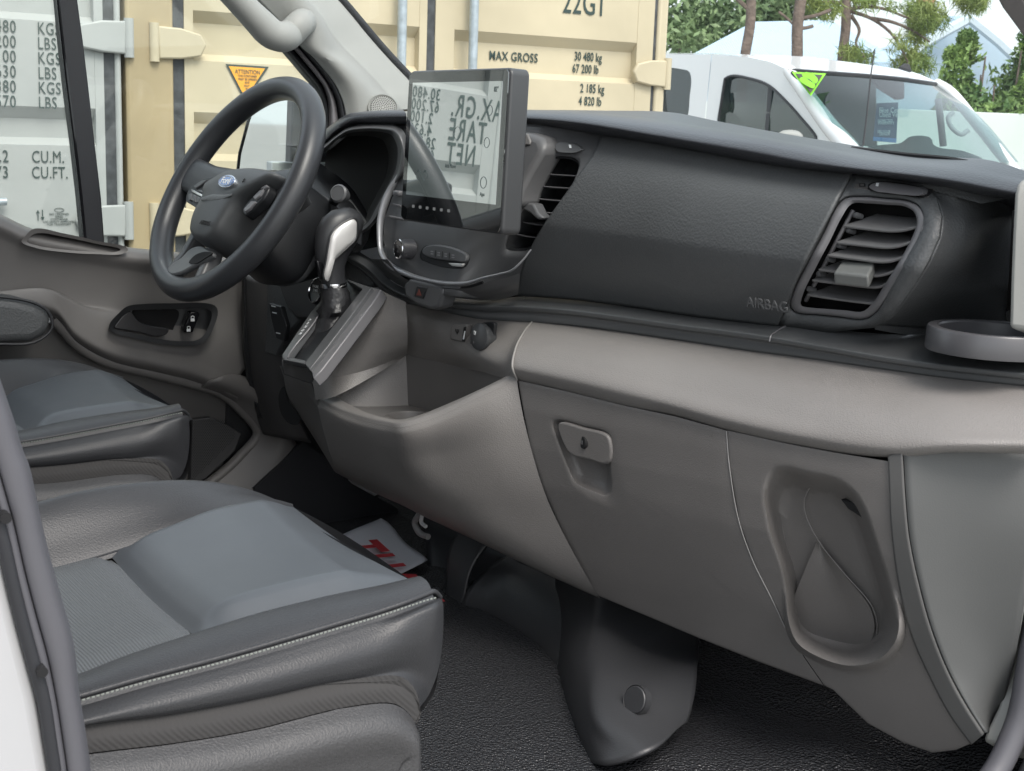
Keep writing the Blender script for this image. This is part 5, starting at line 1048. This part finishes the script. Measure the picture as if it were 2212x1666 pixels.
# ---- instrument hood and cluster
IH = empty('instrument_panel', (0, 0, 0), None, None); IH.parent = DB
hx = ZA([(1035, 1520), (1065, 1490), (1180, 1390), (1290, 1310), (1400, 1250), (1560, 1228), (1760, 1215), (1990, 1205)])
hoodA = [PL(x, y, .16) for x, y in hx]
hoodB = [PL(x, y, .09) for x, y in ZA([(1025, 1540), (1060, 1565), (1180, 1460), (1300, 1372), (1410, 1320), (1560, 1298), (1760, 1288), (1990, 1282)])]
hoodC = [PL(x, y, .10) for x, y in ZA([(1075, 1565), (1085, 1572), (1200, 1480), (1320, 1400), (1420, 1360), (1560, 1355), (1760, 1355), (1990, 1352)])]
hoodD = [PL(x, y, .14) for x, y in ZA([(1085, 1572), (1100, 1580), (1215, 1490), (1330, 1410), (1430, 1372), (1560, 1362), (1760, 1362), (1990, 1360)])]
loft('hood_lip', [[p + V((0, .05, -.0)) for p in hoodA], hoodA, hoodB, hoodC, hoodD], M_pad, IH, 60, 30, ang=60)
bzO = ZA([(1000, 1660), (1090, 1580), (1220, 1480), (1340, 1405), (1440, 1385), (1760, 1375), (1880, 1390), (1960, 1450)]) + [(884, 330), (880, 370), (860, 400), (838, 440), (820, 470), (795, 498), (782, 505)]
bzI = ZA([(1060, 1700), (1110, 1655), (1240, 1530), (1340, 1475), (1440, 1455), (1740, 1460), (1830, 1495), (1880, 1590)]) + [(859, 322), (855, 365), (835, 408), (812, 450), (797, 478), (790, 485), (783, 492)]
loft('cluster_bezel', [[PL(x, y, .10) for x, y in bzO], [PL((a[0] + b[0]) / 2, (a[1] + b[1]) / 2, .085) for a, b in zip(bzO, bzI)], [PL(x, y, .10) for x, y in bzI]], M_trim, IH, 80, 14)
loft('cluster_hood_inside', [[PL(x, y, .10) for x, y in bzI], [PL(x - 20, y + 10, .20) for x, y in bzI]], M_deep, IH, 60, 6)
plate('cluster_back', [PL(x, y, .25) for x, y in ((708, 300), (725, 285), (765, 268), (880, 262), (880, 520), (680, 560))], V((0, .005, 0)), M_deep, IH, 0)
plate('cluster_display', [PL(x, y, .20) for x, y in ((705, 330), (760, 285), (880, 285), (880, 520), (680, 560))], V((0, .005, 0)), M_deep, IH, 0)
loft('cluster_shelf', [[PL(x, y, .16) for x, y in ZC([(-480, 600), (-300, 720), (-150, 850), (-60, 1000)])], [PL(x, y, .10) for x, y in ((640, 370), (690, 400), (740, 440), (784, 492))], [PL(x, y, .06) for x, y in ((640, 440), (690, 470), (740, 500), (780, 530))]], M_black, IH, 20, 12)
# area around column: lower knee panel
kp = [(575, 560), (640, 470), (700, 440), (740, 430), (784, 492), (776, 520), (760, 545), (800, 570), (836, 600), (800, 622), (745, 607), (700, 640), (650, 690), (622, 720), (596, 770), (560, 760), (530, 700), (528, 610)]
plate('knee_panel', [PL(x, y, .11) for x, y in kp], V((0, .02, 0)), M_dark, IH, .004)
kp2 = [(597, 608), (625, 560), (680, 505), (715, 500), (735, 560), (720, 640), (680, 690), (640, 690), (615, 660)]
plate('knee_panel', [PL(x, y, .095) for x, y in kp2], V((0, .016, 0)), mat('knee panel charcoal', (.055, .055, .056), .45, .1, 400), IH, .006)
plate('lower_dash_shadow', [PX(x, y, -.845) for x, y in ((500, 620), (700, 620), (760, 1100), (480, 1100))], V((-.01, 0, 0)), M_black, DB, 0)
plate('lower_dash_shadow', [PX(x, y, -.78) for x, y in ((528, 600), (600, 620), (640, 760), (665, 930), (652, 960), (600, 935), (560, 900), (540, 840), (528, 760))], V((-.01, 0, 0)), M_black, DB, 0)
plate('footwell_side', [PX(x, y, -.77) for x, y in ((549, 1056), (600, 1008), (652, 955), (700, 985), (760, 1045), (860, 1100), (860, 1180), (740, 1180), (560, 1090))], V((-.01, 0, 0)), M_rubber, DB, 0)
loft('footwell_trim', [[PX(x, y, -.80) for x, y in ((528, 590), (528, 700), (540, 820), (560, 900), (572, 935))], [PX(x, y, -.74) for x, y in ((560, 600), (565, 700), (580, 820), (600, 900), (618, 945))], [PX(x, y, -.72) for x, y in ((600, 600), (605, 700), (620, 820), (650, 910), (672, 955))]], mat('dark footwell plastic', (.06, .059, .06), .5), DB, 30, 20, thick=.006)
# start button
stc = PL(683, 628, .04); sta = V((.05, -1, .25)).normalized()
SBn = lathe('start_button', stc, sta, [(.026, -.006), (.0255, .001), (.0235, .003), (.0215, .001), (.0205, .0005), (.0, .001)], M_black, DB, 44)
lathe('button_ring', stc + sta * .002, sta, [(.0235, -.001), (.0238, .001), (.0222, .0018), (.0212, 0)], M_chrome, SBn, 44)
for i, s in enumerate(('ENGINE', 'START', 'STOP')): text('button_lettering', s, stc + sta * .0015 + V((0, 0, .005 - i * .0075)), V((1, .05, 0)), (0, 0, 1), .0075, M_ink, SBn, .85, 'CENTER', .0002)
# switches low left of the column
plate('light_switches', [PL(x, y, .06) for x, y in ((580, 655), (606, 662), (618, 705), (614, 738), (596, 732), (585, 690))], V((0, .01, 0)), M_black, DB, .002)
for p in ((590, 662), (592, 676), (600, 720)): plate('switch_glint', [PL(p[0] + a, p[1] + b, .0585) for a, b in ((-4, -2), (5, 0), (5, 2), (-4, 0))], V((0, .0005, 0)), M_ink, DB, 0)

# ================================================================== 5. steering column and wheel
SC_ = empty('steering_column', (-.42, 1.05, .7), 'black steering column shroud with wiper stalk between the wheel and instruments', 'steering column')
WC = V((-.455, .957, .7685)); th, ps = .532, .085; RW = .2062; tr_ = .0208
wn = V((math.sin(ps) * math.cos(th), -math.cos(ps) * math.cos(th), math.sin(th)))
wr = -(wn.cross(V((0, 0, 1)))).normalized(); wu = -(wn.cross(-wr)).normalized()
if wu.z < 0: wu = -wu
def W(u, v, h=0): return WC + wr * u + wu * v + wn * h
def WP(pts, h): n = wn; return [hit(x, y, n, WC.dot(n) + h) for x, y in pts]
cw = [(-.065, .05), (0, .07), (.065, .05), (.08, -.02), (.068, -.08), (0, -.10), (-.07, -.08), (-.085, -.02)]
cl = lambda s, h, dv=0: [W(u * s, v * s + dv, h) for u, v in [(p.x, p.y) for p in resamp([V((a, b, 0)) for a, b in cw], 40, False, True)]]
rings('column_shroud', [cl(.75, -.045), cl(1.0, -.055), cl(1.12, -.09), cl(1.15, -.14, -.005), cl(1.05, -.17, -.0), cl(.9, -.20, .01)], M_black, SC_, ang=60)
rings('shroud_collar', [cl(1.05, -.145, .0), cl(1.10, -.15, .0), cl(1.1, -.165, .0), cl(1.05, -.17, .0)], M_trim, SC_, ang=60)
s0 = PL(722, 436, .055); s1 = PL(742, 411, .03)
tube('wiper_stalk', [W(.07, .01, -.11), PL(716, 440, .045), PL(728, 420, .02)], [.008, .009, .011], M_black, SC_, n=20)
lathe('stalk_knob', PL(733, 419, .015), V((.5, -.75, .25)), [(0.0, -.02), (.012, -.018), (.016, -.006), (.0165, .004), (.0135, .007), (.0132, .006), (0, .006)], M_trim, SC_, 32)
tube('indicator_stalk', [W(-.08, .01, -.11), W(-.22, .05, -.09)], .007, M_black, SC_, n=8)

SWL = empty('steering_wheel', WC, 'black leather steering wheel with oval badge, silver lower spoke and thumb buttons', 'steering wheel')
pts = [W(RW * math.cos(t * math.pi / 24), RW * math.sin(t * math.pi / 24) * (.985 if math.sin(t * math.pi / 24) < -.6 else 1)) for t in range(48)]
tube('rim', pts, tr_, M_wheel, SWL, n=160, seg=24, closed=True, flat=1.08, nrm=wn)
def wsh(loops, nm, m, cap=True): return rings(nm, loops, m, SWL, cap=cap, ang=55)
hubc = ZW([(545, 712), (620, 670), (720, 650), (850, 650), (965, 682), (920, 730), (830, 790), (720, 865), (680, 910), (620, 1000), (560, 1090), (520, 1130), (480, 1155), (440, 1155), (400, 1148), (366, 1105), (364, 1060), (380, 1000), (412, 930), (452, 860), (462, 780), (500, 740)])
hl = smooth2(hubc, 90)
hcx = sum(p[0] for p in hl) / len(hl), sum(p[1] for p in hl) / len(hl)
hs_ = lambda f: [(hcx[0] + (x - hcx[0]) * f, hcx[1] + (y - hcx[1]) * f) for x, y in hl]
def back(f, dh_): return [p - wn * dh_ for p in WP(hs_(f), .035)]
wsh([back(.9, .09), back(1.0, .07), back(1.02, .03), back(1.0, .006), back(.96, -.003), back(.88, -.008), back(.6, -.012), back(.3, -.014)], 'airbag_cover', mat('airbag cover skin', (.055, .058, .061), .46, .2, 600))
# scallop across the cover
tube('cover_crease', [p + wn * .008 for p in WP(ZW([(470, 880), (540, 872), (620, 868), (680, 850)]), .04)], [.003, .007, .006, .002], M_dark, SWL, n=24, seg=10, flat=.4, nrm=wn)
em = WP([(491, 392.5)], .052)[0]
ex, ey = (wr * .98 + wu * .0).normalized(), wu
def oval(a, b, h, n=40): return [em + ex * a * math.cos(2 * math.pi * i / n) + ey * b * math.sin(2 * math.pi * i / n) + wn * h for i in range(n)]
EMB = plate('badge', oval(.0285, .0125, -.006), wn * .008, mat('badge silver rim', (.6, .63, .68), .25, metal=.8), SWL, .001)
plate('badge_field', oval(.026, .0105, .0022), wn * .0006, mat('badge blue', (.05, .14, .4), .2, coat=1), EMB, 0)
tube('badge_line', oval(.0235, .0088, .003, 24), .0005, M_silver, EMB, n=48, seg=5, closed=True)
text('badge_script', 'Ford', em + wn * .003 - ex * .0165 - ey * .0052, ex + ey * .0, ey + ex * .25, .0175, M_ink, EMB, .95, ext=.0003, bold=.0003)
for s, x, y, z in (('AIRBAG', 430, 484, .012),): 
    p = WP([(x, y)], .049)[0]; text('embossed_lettering', s, p, wr, wu, z, M_deep, SWL, .9, 'LEFT', .0004)
p = WP([(518, 401)], .05)[0]; text('embossed_symbol', '*', p, wr, wu, .02, M_deep, SWL, 1, 'LEFT', .0004)
# spokes
def spoke(nm, u0, v0, u1, v1, w0, w1, h0, h1, m, t0=.016, t1=.014):
    a, b = W(u0, v0, h0), W(u1, v1, h1); d = (b - a).normalized(); s = wn.cross(d).normalized()
    mid = (a + b) / 2 - wn * .004; L = []
    for p, w_, t_ in ((a, w0, t0), (mid, (w0 + w1) / 2 * .9, (t0 + t1) / 2), (b, w1, t1)):
        L.append([p + s * w_ * math.copysign(abs(math.cos(q * math.pi / 10)) ** .6, math.cos(q * math.pi / 10)) + wn * t_ * math.copysign(abs(math.sin(q * math.pi / 10)) ** .6, math.sin(q * math.pi / 10)) for q in range(20)])
    return wsh(L, nm, m, False)
spoke('spoke', -.02, -.01, -.195, .018, .045, .034, .0, -.002, M_wheel); spoke('spoke', .02, -.01, .195, .018, .045, .034, .0, -.002, M_wheel)
spoke('lower_spoke', -.03, -.09, -.06, -.19, .015, .012, .0, 0, M_trim); spoke('lower_spoke', .03, -.09, .06, -.19, .015, .012, .0, 0, M_trim)
plate('lower_spoke_trim', WP(smooth2(ZW([(205, 1365), (215, 1335), (300, 1270), (370, 1205), (440, 1190), (520, 1240), (460, 1290), (360, 1345), (280, 1385), (215, 1390)]), 40), .016), -wn * .012, mat('lower spoke satin', (.12, .125, .13), .35), SWL, .004)
plate('spoke_opening', WP(smooth2(ZW([(355, 1310), (400, 1255), (470, 1232), (520, 1240), (470, 1275), (400, 1315)]), 30), .0175), -wn * .002, M_deep, SWL, 0)
# button pods
pl_ = ZW([(338, 880), (345, 820), (380, 770), (440, 728), (545, 712), (500, 745), (465, 790), (455, 860), (412, 928), (380, 905)])
PB = plate('button_pod', WP(smooth2(pl_, 40), .030), -wn * .02, M_black, SWL, .003)
plate('button_pod_trim', WP(ZW([(372, 798), (382, 798), (460, 838), (455, 852), (376, 812)]), .0335), -wn * .003, M_chrome, PB, .0005)
for q in ([(385, 772), (440, 735), (480, 728), (440, 765), (400, 790)], [(470, 745), (520, 720), (500, 755), (470, 790), (455, 770)], [(395, 800), (440, 800), (458, 825), (430, 815)], [(350, 830), (375, 822), (372, 870), (352, 872)], [(380, 828), (405, 840), (398, 885), (376, 875)], [(410, 842), (440, 855), (425, 890), (402, 888)]):
    plate('thumb_button', WP(ZW(q), .034), -wn * .006, M_trim, PB, .0015)
pr_ = ZW([(728, 945), (750, 900), (800, 845), (850, 790), (905, 752), (912, 775), (880, 850), (830, 905), (790, 945), (740, 975)])
PB2 = plate('button_pod', WP(smooth2(pr_, 40), .030), -wn * .02, M_black, SWL, .003)
for q in ([(735, 935), (790, 875), (820, 880), (780, 930), (745, 955)], [(800, 850), (850, 800), (880, 790), (850, 840), (815, 870)], [(850, 790), (895, 760), (905, 775), (880, 795)]): plate('thumb_button', WP(ZW(q), .034), -wn * .006, M_bez, PB2, .0015)

# ================================================================== 6. gear selector
GS = empty('gear_selector', PX(700, 700, -.33), 'black gear lever with silver insert and leather boot in its slanted frame', 'gear lever')
def gx(pts, x): return [PX(p[0], p[1], x) for p in ZG(pts)]
fl_, fr_ = -.375, -.285
GA = [PX(569.3 + .3092 * 125, 352.4 + .3092 * 1345, -.33), PX(569.3 + .3092 * 640, 352.4 + .3092 * 860, -.33)]
gdir = (GA[1] - GA[0]).normalized()
def GPl(pts, h=0):       # plane of the selector gate: contains gdir and the lateral axis
    n = V((1, 0, 0)).cross(gdir).normalized(); n = n if n.z > 0 else -n
    return [hit(p[0], p[1], n, GA[0].dot(n) + h) for p in ZG(pts)]
gn = V((1, 0, 0)).cross(gdir).normalized(); gn = gn if gn.z > 0 else -gn
plate('frame_base', GPl([(128, 1372), (270, 1402), (322, 1380), (700, 880), (820, 880), (570, 812), (400, 960), (330, 1040), (125, 1345)], -.012), -gn * .012, M_black, GS, .002)
plate('frame_strip', GPl([(127, 1340), (330, 1040), (405, 965), (405, 1000), (365, 1090), (175, 1352), (170, 1372), (130, 1366)], .001), -gn * .012, M_trim, GS, .002)
tube('frame_edge', GPl([(170, 1362), (178, 1340), (365, 1095), (400, 1010)], .003), .0014, M_bez, GS, n=30, seg=6)
plate('frame_bottom', GPl([(170, 1352), (290, 1378), (285, 1402), (130, 1372)], .002), -gn * .01, M_trim, GS, .001)
rt = [(285, 1400), (400, 1250), (560, 1045), (690, 880), (640, 850), (575, 815), (590, 812), (720, 858), (755, 868), (600, 1080), (440, 1290), (320, 1440)]
plate('frame_side', GPl(rt, .004), -gn * .016, M_trim, GS, .002)
lb_ = [(325, 1410), (440, 1270), (600, 1062), (750, 865), (822, 882), (800, 920), (770, 965), (600, 1190), (400, 1450), (345, 1502)]
plate('frame_bevel', GPl(lb_, -.004), -gn * .02, M_bez, GS, .002)
plate('frame_front', [PX(*p, -.31) for p in ZG([(125, 1372), (270, 1402), (325, 1400), (345, 1500), (330, 1545), (140, 1478), (128, 1430)])], V((-.012, .01, 0)), M_black, GS, .002)
for i, (s, x, y) in enumerate((('P', 318, 1098), ('R', 303, 1120), ('N', 286, 1143), ('D', 268, 1168), ('M', 250, 1192))):
    p = GPl([(x - 7, y + 6)], .0025)[0]; text('gear_lettering', s, p, V((1, 0, 0)), gdir, .009, M_ink, GS, .9, ext=.0003)
# boot
def ringpx(pairs, x0, wd):
    L = []
    for (a, b), w_ in zip(pairs, wd):
        p, q = PX(*ZG([a])[0], x0), PX(*ZG([b])[0], x0); c = (p + q) / 2; r_ = (q - p) / 2
        L.append([c + r_ * math.cos(k * math.pi / 14) + V((1, 0, 0)) * w_ * math.sin(k * math.pi / 14) for k in range(28)])
    return L
bt = ringpx([((412, 868), (570, 862)), ((415, 920), (590, 905)), ((405, 985), (600, 965)), ((395, 1040), (585, 1000)), ((405, 1075), (560, 1040)), ((380, 1120), (520, 1100)), ((360, 1180), (440, 1190)), ((260, 1270), (390, 1240)), ((200, 1345), (320, 1330))], -.33, (.022, .026, .029, .033, .028, .034, .030, .034, .034))
bt = [[(lambda c: c + (p - c) * (1 + .09 * math.sin(4 * k * math.pi / 14 + i * 2.1) + (.07 if i % 2 else -.05)))(sum(L, V()) / 28) for k, p in enumerate(L)] if 0 < i < 8 else L for i, L in enumerate(bt)]
BT = rings('boot', bt, mat('soft black boot leather', (.02, .02, .022), .42, .8, 60, bdist=.004), GS, ang=80)
# lever handle
col = ringpx([((405, 845), (575, 828)), ((408, 858), (575, 842)), ((410, 876), (572, 862))], -.33, (.021, .022, .021)); rings('chrome_collar', col, M_chrome, GS)
hd_ = ringpx([((408, 845), (570, 835)), ((404, 800), (565, 790)), ((385, 730), (560, 720)), ((368, 680), (585, 650)), ((362, 600), (640, 560)), ((365, 520), (680, 480)), ((380, 450), (697, 410)), ((415, 385), (680, 360)), ((480, 335), (640, 325)), ((560, 310), (600, 309))], -.33, (.018, .018, .02, .022, .024, .026, .026, .023, .016, .004))
rings('handle', hd_, mat('lever handle black', (.03, .031, .034), .4, .2, 500, kind='leather', bdist=.0005), GS, ang=80)
ins = ZG([(460, 560), (475, 500), (520, 450), (580, 412), (625, 396), (645, 412), (648, 460), (640, 530), (590, 585), (535, 635), (485, 690), (474, 760), (458, 806), (440, 815), (425, 790), (440, 690)])
i1 = smooth2(ins, 60); icx = (540, 530)
def dome(f, h, x0=-.30): c = (sum(p[0] for p in i1) / 60, sum(p[1] for p in i1) / 60); return [PX(c[0] + (p[0] - c[0]) * f, c[1] + (p[1] - c[1]) * f, x0 + h) for p in i1]
rings('handle_insert', [dome(1.06, -.012), dome(1.06, -.0035), dome(1.0, -.001), dome(.8, .003), dome(.4, .005)], mat('silver insert', (.62, .61, .60), .3, metal=.25), GS, cap=True, ang=60)
tube('insert_edge', dome(1.05, -.002)[:], .0018, M_black, GS, n=90, seg=6, closed=True)
plate('release_button', [PX(*p, -.318) for p in ZG([(372, 682), (420, 690), (432, 720), (425, 800), (405, 815), (388, 760)])], V((-.012, 0, 0)), M_gloss, GS, .002)

# ================================================================== 7. seats
PS = empty('passenger_seat', (.52, .45, 0), 'dark grey leather seat nearest the open door, pale stitching along its side', 'seat', 'front seats')
def X_(pts, x): return [PX(p[0], p[1], x) for p in pts]
sil = X_([(-40, 1118), (20, 1100), (82, 1084), (172, 1061), (300, 1042), (407, 1037), (493, 1046), (558, 1065), (600, 1083)], .30) + [PX(628, 1094, .315)]
bs = X_([(-60, 1262), (20, 1244), (116, 1226), (240, 1192), (352, 1153), (450, 1114), (530, 1097), (575, 1091)], .37) + [PX(612, 1092, .36), PX(634, 1096, .35)]
# seat coordinates: build rows running across the seat at stations along its depth
os_ = X_([(60, 1500), (110, 1484), (167, 1466), (257, 1428), (429, 1368), (560, 1327), (640, 1307), (729, 1287), (815, 1272)], .68) + [PX(892, 1256, .69)]
pp = X_([(80, 1530), (120, 1520), (172, 1507), (300, 1470), (472, 1425), (643, 1376), (740, 1347), (815, 1325), (880, 1303)], .752) + [PX(934, 1281, .745)]
NS = 60
def st(l): return resamp(l, NS)
sil_, bs_, os2, pp_ = st(sil), st(bs), st(os_), st(pp)
# cushion halves: inner bolster, insert, outer bolster
inner_low = [p + V((-.035, 0, -.03)) for p in sil_]
inner_dn = [p + V((-.045, 0, -.14)) for p in sil_]
def crossrow(a, b, t, sag=0): return [p.lerp(q, t) + V((0, 0, -sag)) for p, q in zip(a, b)]
bol_top = [p.lerp(q, .35) + V((0, 0, .012 * (1 - i / NS))) for i, (p, q) in enumerate(zip(sil_, bs_))]
gridmesh('inner_bolster', list(map(list, zip(*grid([inner_dn, inner_low, sil_, bol_top, [p.lerp(q, .7) + V((0, 0, .004)) for p, q in zip(sil_, bs_)], bs_, [p + V((.004, 0, -.006)) for p in bs_]], NS, 36)))), M_leather, PS, ang=80)
mid1 = crossrow(bs_, os2, .5, .006)
ftop = [p + V((.0, 0, -.002)) for p in bs_]
INS = grid([bs_, crossrow(bs_, os2, .25, .004), mid1, crossrow(bs_, os2, .75, .004), os2], NS, 40)
# the cloth panel ends where the transverse seam dips
sy = PX(240, 1192, .37).y - .0
def dip(p, seam, w_=.018, d=.010): return p - V((0, 0, d * math.exp(-((p.y - seam) / w_) ** 2)))
front_part, cloth_part = [], []
for r_ in INS:
    f_, c_ = [], []
    for p in r_:
        pass
    front_part.append(r_)
# split each column at the seam
def splitrow(r_, seam, front):
    keep = [p for p in r_ if (p.y >= seam) == front]
    # interpolated seam point
    for a, b in zip(r_, r_[1:]):
        if (a.y - seam) * (b.y - seam) < 0: s_ = a.lerp(b, (seam - a.y) / (b.y - a.y)); break
    else: s_ = keep[0] if front else keep[-1]
    return [s_] + keep if front else keep + [s_]
seams = [PX(240, 1192, .37).y, PX(429, 1368, .68).y]
fr_rows, cl_rows = [], []
for i, r_ in enumerate(INS):
    t = i / (len(INS) - 1); sm = seams[0] * (1 - t) + seams[1] * t
    f_ = resamp(splitrow(r_, sm, True), 50, True); c_ = resamp(splitrow(r_, sm, False), 40, True)
    edge = min(t, 1 - t); yf = f_[-1].y
    fr_rows.append([p + V((0, 0, .016 * (1 - math.exp(-((p.y - sm) / .022) ** 2)) * min(1, edge * 14) * max(0, min(1, (yf - p.y) / .06)) - .006 * (1 - min(1, (p.y - sm) / .01)))) for p in f_])
    cl_rows.append([p + V((0, 0, .004 * min(1, edge * 10) - .010 * math.exp(-((p.y - sm) / .012) ** 2))) for p in c_])
gridmesh('thigh_panel', fr_rows, M_insert, PS, ang=80); gridmesh('cloth_panel', cl_rows, M_cloth, PS, ang=80)
ob_top = [p.lerp(q, .5) + V((0, 0, .010)) for p, q in zip(os2, pp_)]
gridmesh('outer_bolster', list(map(list, zip(*grid([[p + V((-.003, 0, -.005)) for p in os2], os2, [p.lerp(q, .22) + V((0, 0, .008)) for p, q in zip(os2, pp_)], ob_top, [p.lerp(q, .82) + V((0, 0, .007)) for p, q in zip(os2, pp_)], pp_, [p + V((.004, 0, -.006)) for p in pp_]], NS, 36)))), M_leather, PS, ang=80)
# side panel under the piping, wrapping the front
sd_top = [p + V((.004, 0, -.006)) for p in pp_] + [PX(952, 1292, .735), PX(957, 1300, .72)]
lows = X_([(80, 1590), (120, 1580), (189, 1566), (343, 1548), (515, 1518), (600, 1500), (686, 1480), (760, 1468), (815, 1461), (862, 1461), (884, 1473), (902, 1500), (907, 1528)], .768)
s_t = resamp(sd_top, 70); s_l = resamp(lows, 70)
def srow(f, bulge, target):
    base = [a.lerp(b, f) + V((bulge, 0, 0)) for a, b in zip(s_t, s_l)]; tg = PX(target[0], target[1], .752); out = []
    for i, p in enumerate(base):
        w_ = max(0, (i - 50) / 19.0) ** 1.6; out.append(p + (tg - base[-1]) * w_)
    return out
gridmesh('side_leather', grid([s_t, srow(.1, .004, (958, 1318)), srow(.25, .009, (958, 1350)), srow(.5, .012, (954, 1405)), srow(.75, .009, (945, 1455)), srow(.92, .004, (927, 1500)), s_l], 70, 36), M_leather, PS, ang=80)
fr_e = X_([(957, 1300), (958, 1345), (954, 1400), (947, 1455), (938, 1496), (920, 1525), (903, 1546)], .74)
fr_s = X_([(952, 1293), (948, 1350), (940, 1410), (930, 1455), (918, 1490), (912, 1510), (906, 1530)], .765)
loft('front_leather', [[V((.34, p.y - .01, p.z)) for p in fr_e], [V((.52, p.y - .0, p.z)) for p in fr_e], [V((.68, p.y - .0, p.z)) for p in fr_e], fr_e], M_leather, PS, 24, 40, ang=80)
nose = [a.lerp(b, 0) for a, b in zip([sil_[-1], bs_[-1], PX(700, 1130, .42), PX(770, 1172, .5), PX(840, 1220, .6), os2[-1], pp_[-1]], [sil_[-1]] * 7)]
loft('front_edge', [nose, [p + V((0, -.001, -.006)) for p in nose], [p + V((0, -.006, -.03)) for p in nose], [p + V((0, -.02, -.08)) for p in nose], [p + V((0, -.05, -.16)) for p in nose]], M_leather, PS, 40, 24, ang=80)
tube('piping', [p + V((.001, 0, .002)) for p in pp_] + [PX(951, 1290, .737)], .0026, M_leather, PS, n=120, seg=10)
tube('cushion_seam', [p + V((0, 0, -.0015)) for p in bs_], .0016, M_leather, PS, n=80, seg=6)
tube('cushion_seam', [p + V((0, 0, -.0005)) for p in os2], .0016, M_leather, PS, n=80, seg=6)
# stitches: one mesh of short dashes
vs, fs = [], []
stl = resamp(X_([(80, 1537), (120, 1527), (172, 1514), (300, 1478), (472, 1433), (643, 1384), (740, 1355), (815, 1333), (880, 1311), (925, 1296), (948, 1290)], .764), 190)
for i in range(0, 188, 2):
    a, b = stl[i], stl[i].lerp(stl[i + 1], 1.25); u = V((0, .2, 1)) * .0009; o_x = V((.0009, 0, 0)); n0 = len(vs)
    vs += [a - u, b - u, b + u, a + u, a - u * .5 + o_x, b - u * .5 + o_x, b + u * .5 + o_x, a + u * .5 + o_x]
    fs += [(n0, n0 + 1, n0 + 5, n0 + 4), (n0 + 4, n0 + 5, n0 + 6, n0 + 7), (n0 + 3, n0 + 7, n0 + 6, n0 + 2), (n0, n0 + 4, n0 + 7, n0 + 3)]
mesh('stitching', vs, fs, M_stitch, PS, False)['kind'] = 'stuff'
# woven band and hard side shield
bnd = X_([(80, 1645), (120, 1638), (193, 1627), (386, 1604), (558, 1574), (640, 1553), (729, 1531), (790, 1521), (822, 1518), (850, 1520), (868, 1528), (884, 1542), (896, 1562)], .775)
bn_m = [a.lerp(b, .5) + V((.002, 0, 0)) for a, b in zip(s_l, resamp(bnd, 70))]
gridmesh('woven_band', grid([[p + V((-.004, 0, .004)) for p in s_l], [p + V((.0, 0, -.003)) for p in s_l], bn_m, resamp(bnd, 70)], 70, 18), M_band, PS, ang=80)
loft('woven_band', [resamp(s_l[-24:], 16), [PX(*p, .772) for p in ((870, 1470), (890, 1490), (905, 1520), (908, 1548), (898, 1566))]], M_band, PS, 16, 4)
sh0 = X_([(80, 1648), (120, 1641), (193, 1630), (386, 1606), (558, 1576), (640, 1555), (729, 1533), (790, 1523), (822, 1520), (850, 1522), (868, 1530), (884, 1544), (897, 1566), (902, 1605), (904, 1700)], .778)
def inset(l, dx, dy, x): return [V((x, p.y - dx * max(0, min(1, (i - 8) / 6)), p.z - dy * (1 if i < 11 else max(0, 1 - (i - 10) / 4)))) for i, p in enumerate(l)]
sh1 = inset(sh0, .006, .010, .793); sh2 = inset(sh0, .014, .022, .800); sh3 = inset(sh0, .03, .05, .796)
cen = [V((.795, p.y * .5 + .2, .05)) for p in sh0]
loft('side_shield', [sh0, sh1, sh2, sh3, [V((.79, p.y - .05, max(p.z - .15, .12))) for p in sh0], [V((.79, p.y - .06, .02)) for p in sh0]], M_shield, PS, 90, 40, ang=80)
box('seat_base', (.53, .28, .13), (.40, .45, .24), M_rubber, PS, bev=.02)
loft('cushion_underside', [[V((.3, .1, .3)), V((.52, .1, .3)), V((.75, .1, .3))], [V((.3, .6, .3)), V((.52, .62, .3)), V((.75, .58, .3))]], M_rubber, PS, 8, 8)
# backrest
bkr = [[V((.28, -.02, .42)), V((.40, .06, .42)), V((.52, .05, .42)), V((.64, .06, .42)), V((.76, -.02, .42))], [V((.28, -.07, .65)), V((.40, .02, .65)), V((.52, -.0, .65)), V((.64, .02, .65)), V((.76, -.07, .65))], [V((.30, -.14, .9)), V((.40, -.07, .9)), V((.52, -.08, .9)), V((.64, -.07, .9)), V((.74, -.14, .9))], [V((.36, -.19, 1.08)), V((.43, -.16, 1.08)), V((.52, -.16, 1.08)), V((.61, -.16, 1.08)), V((.68, -.19, 1.08))]]
loft('backrest', bkr, M_leather, PS, 30, 24, thick=.10)
box('headrest', (.52, -.2, 1.2), (.26, .1, .17), M_leather, PS, bev=.04, seg=4)

# the driver's seat is the same seat, further across and a touch forward
def copytree(o, parent=None):
    c = o.copy(); COL.objects.link(c); c.parent = parent
    for k in [q for q in bpy.data.objects if q.parent == o]: copytree(k, c)
    return c
DSt = copytree(PS); DSt.location = PS.location + V((-.955, .10, -.012)); DSt.name = 'driver_seat'
DSt['label'] = 'far dark grey leather seat behind the steering wheel, beside the driver door'
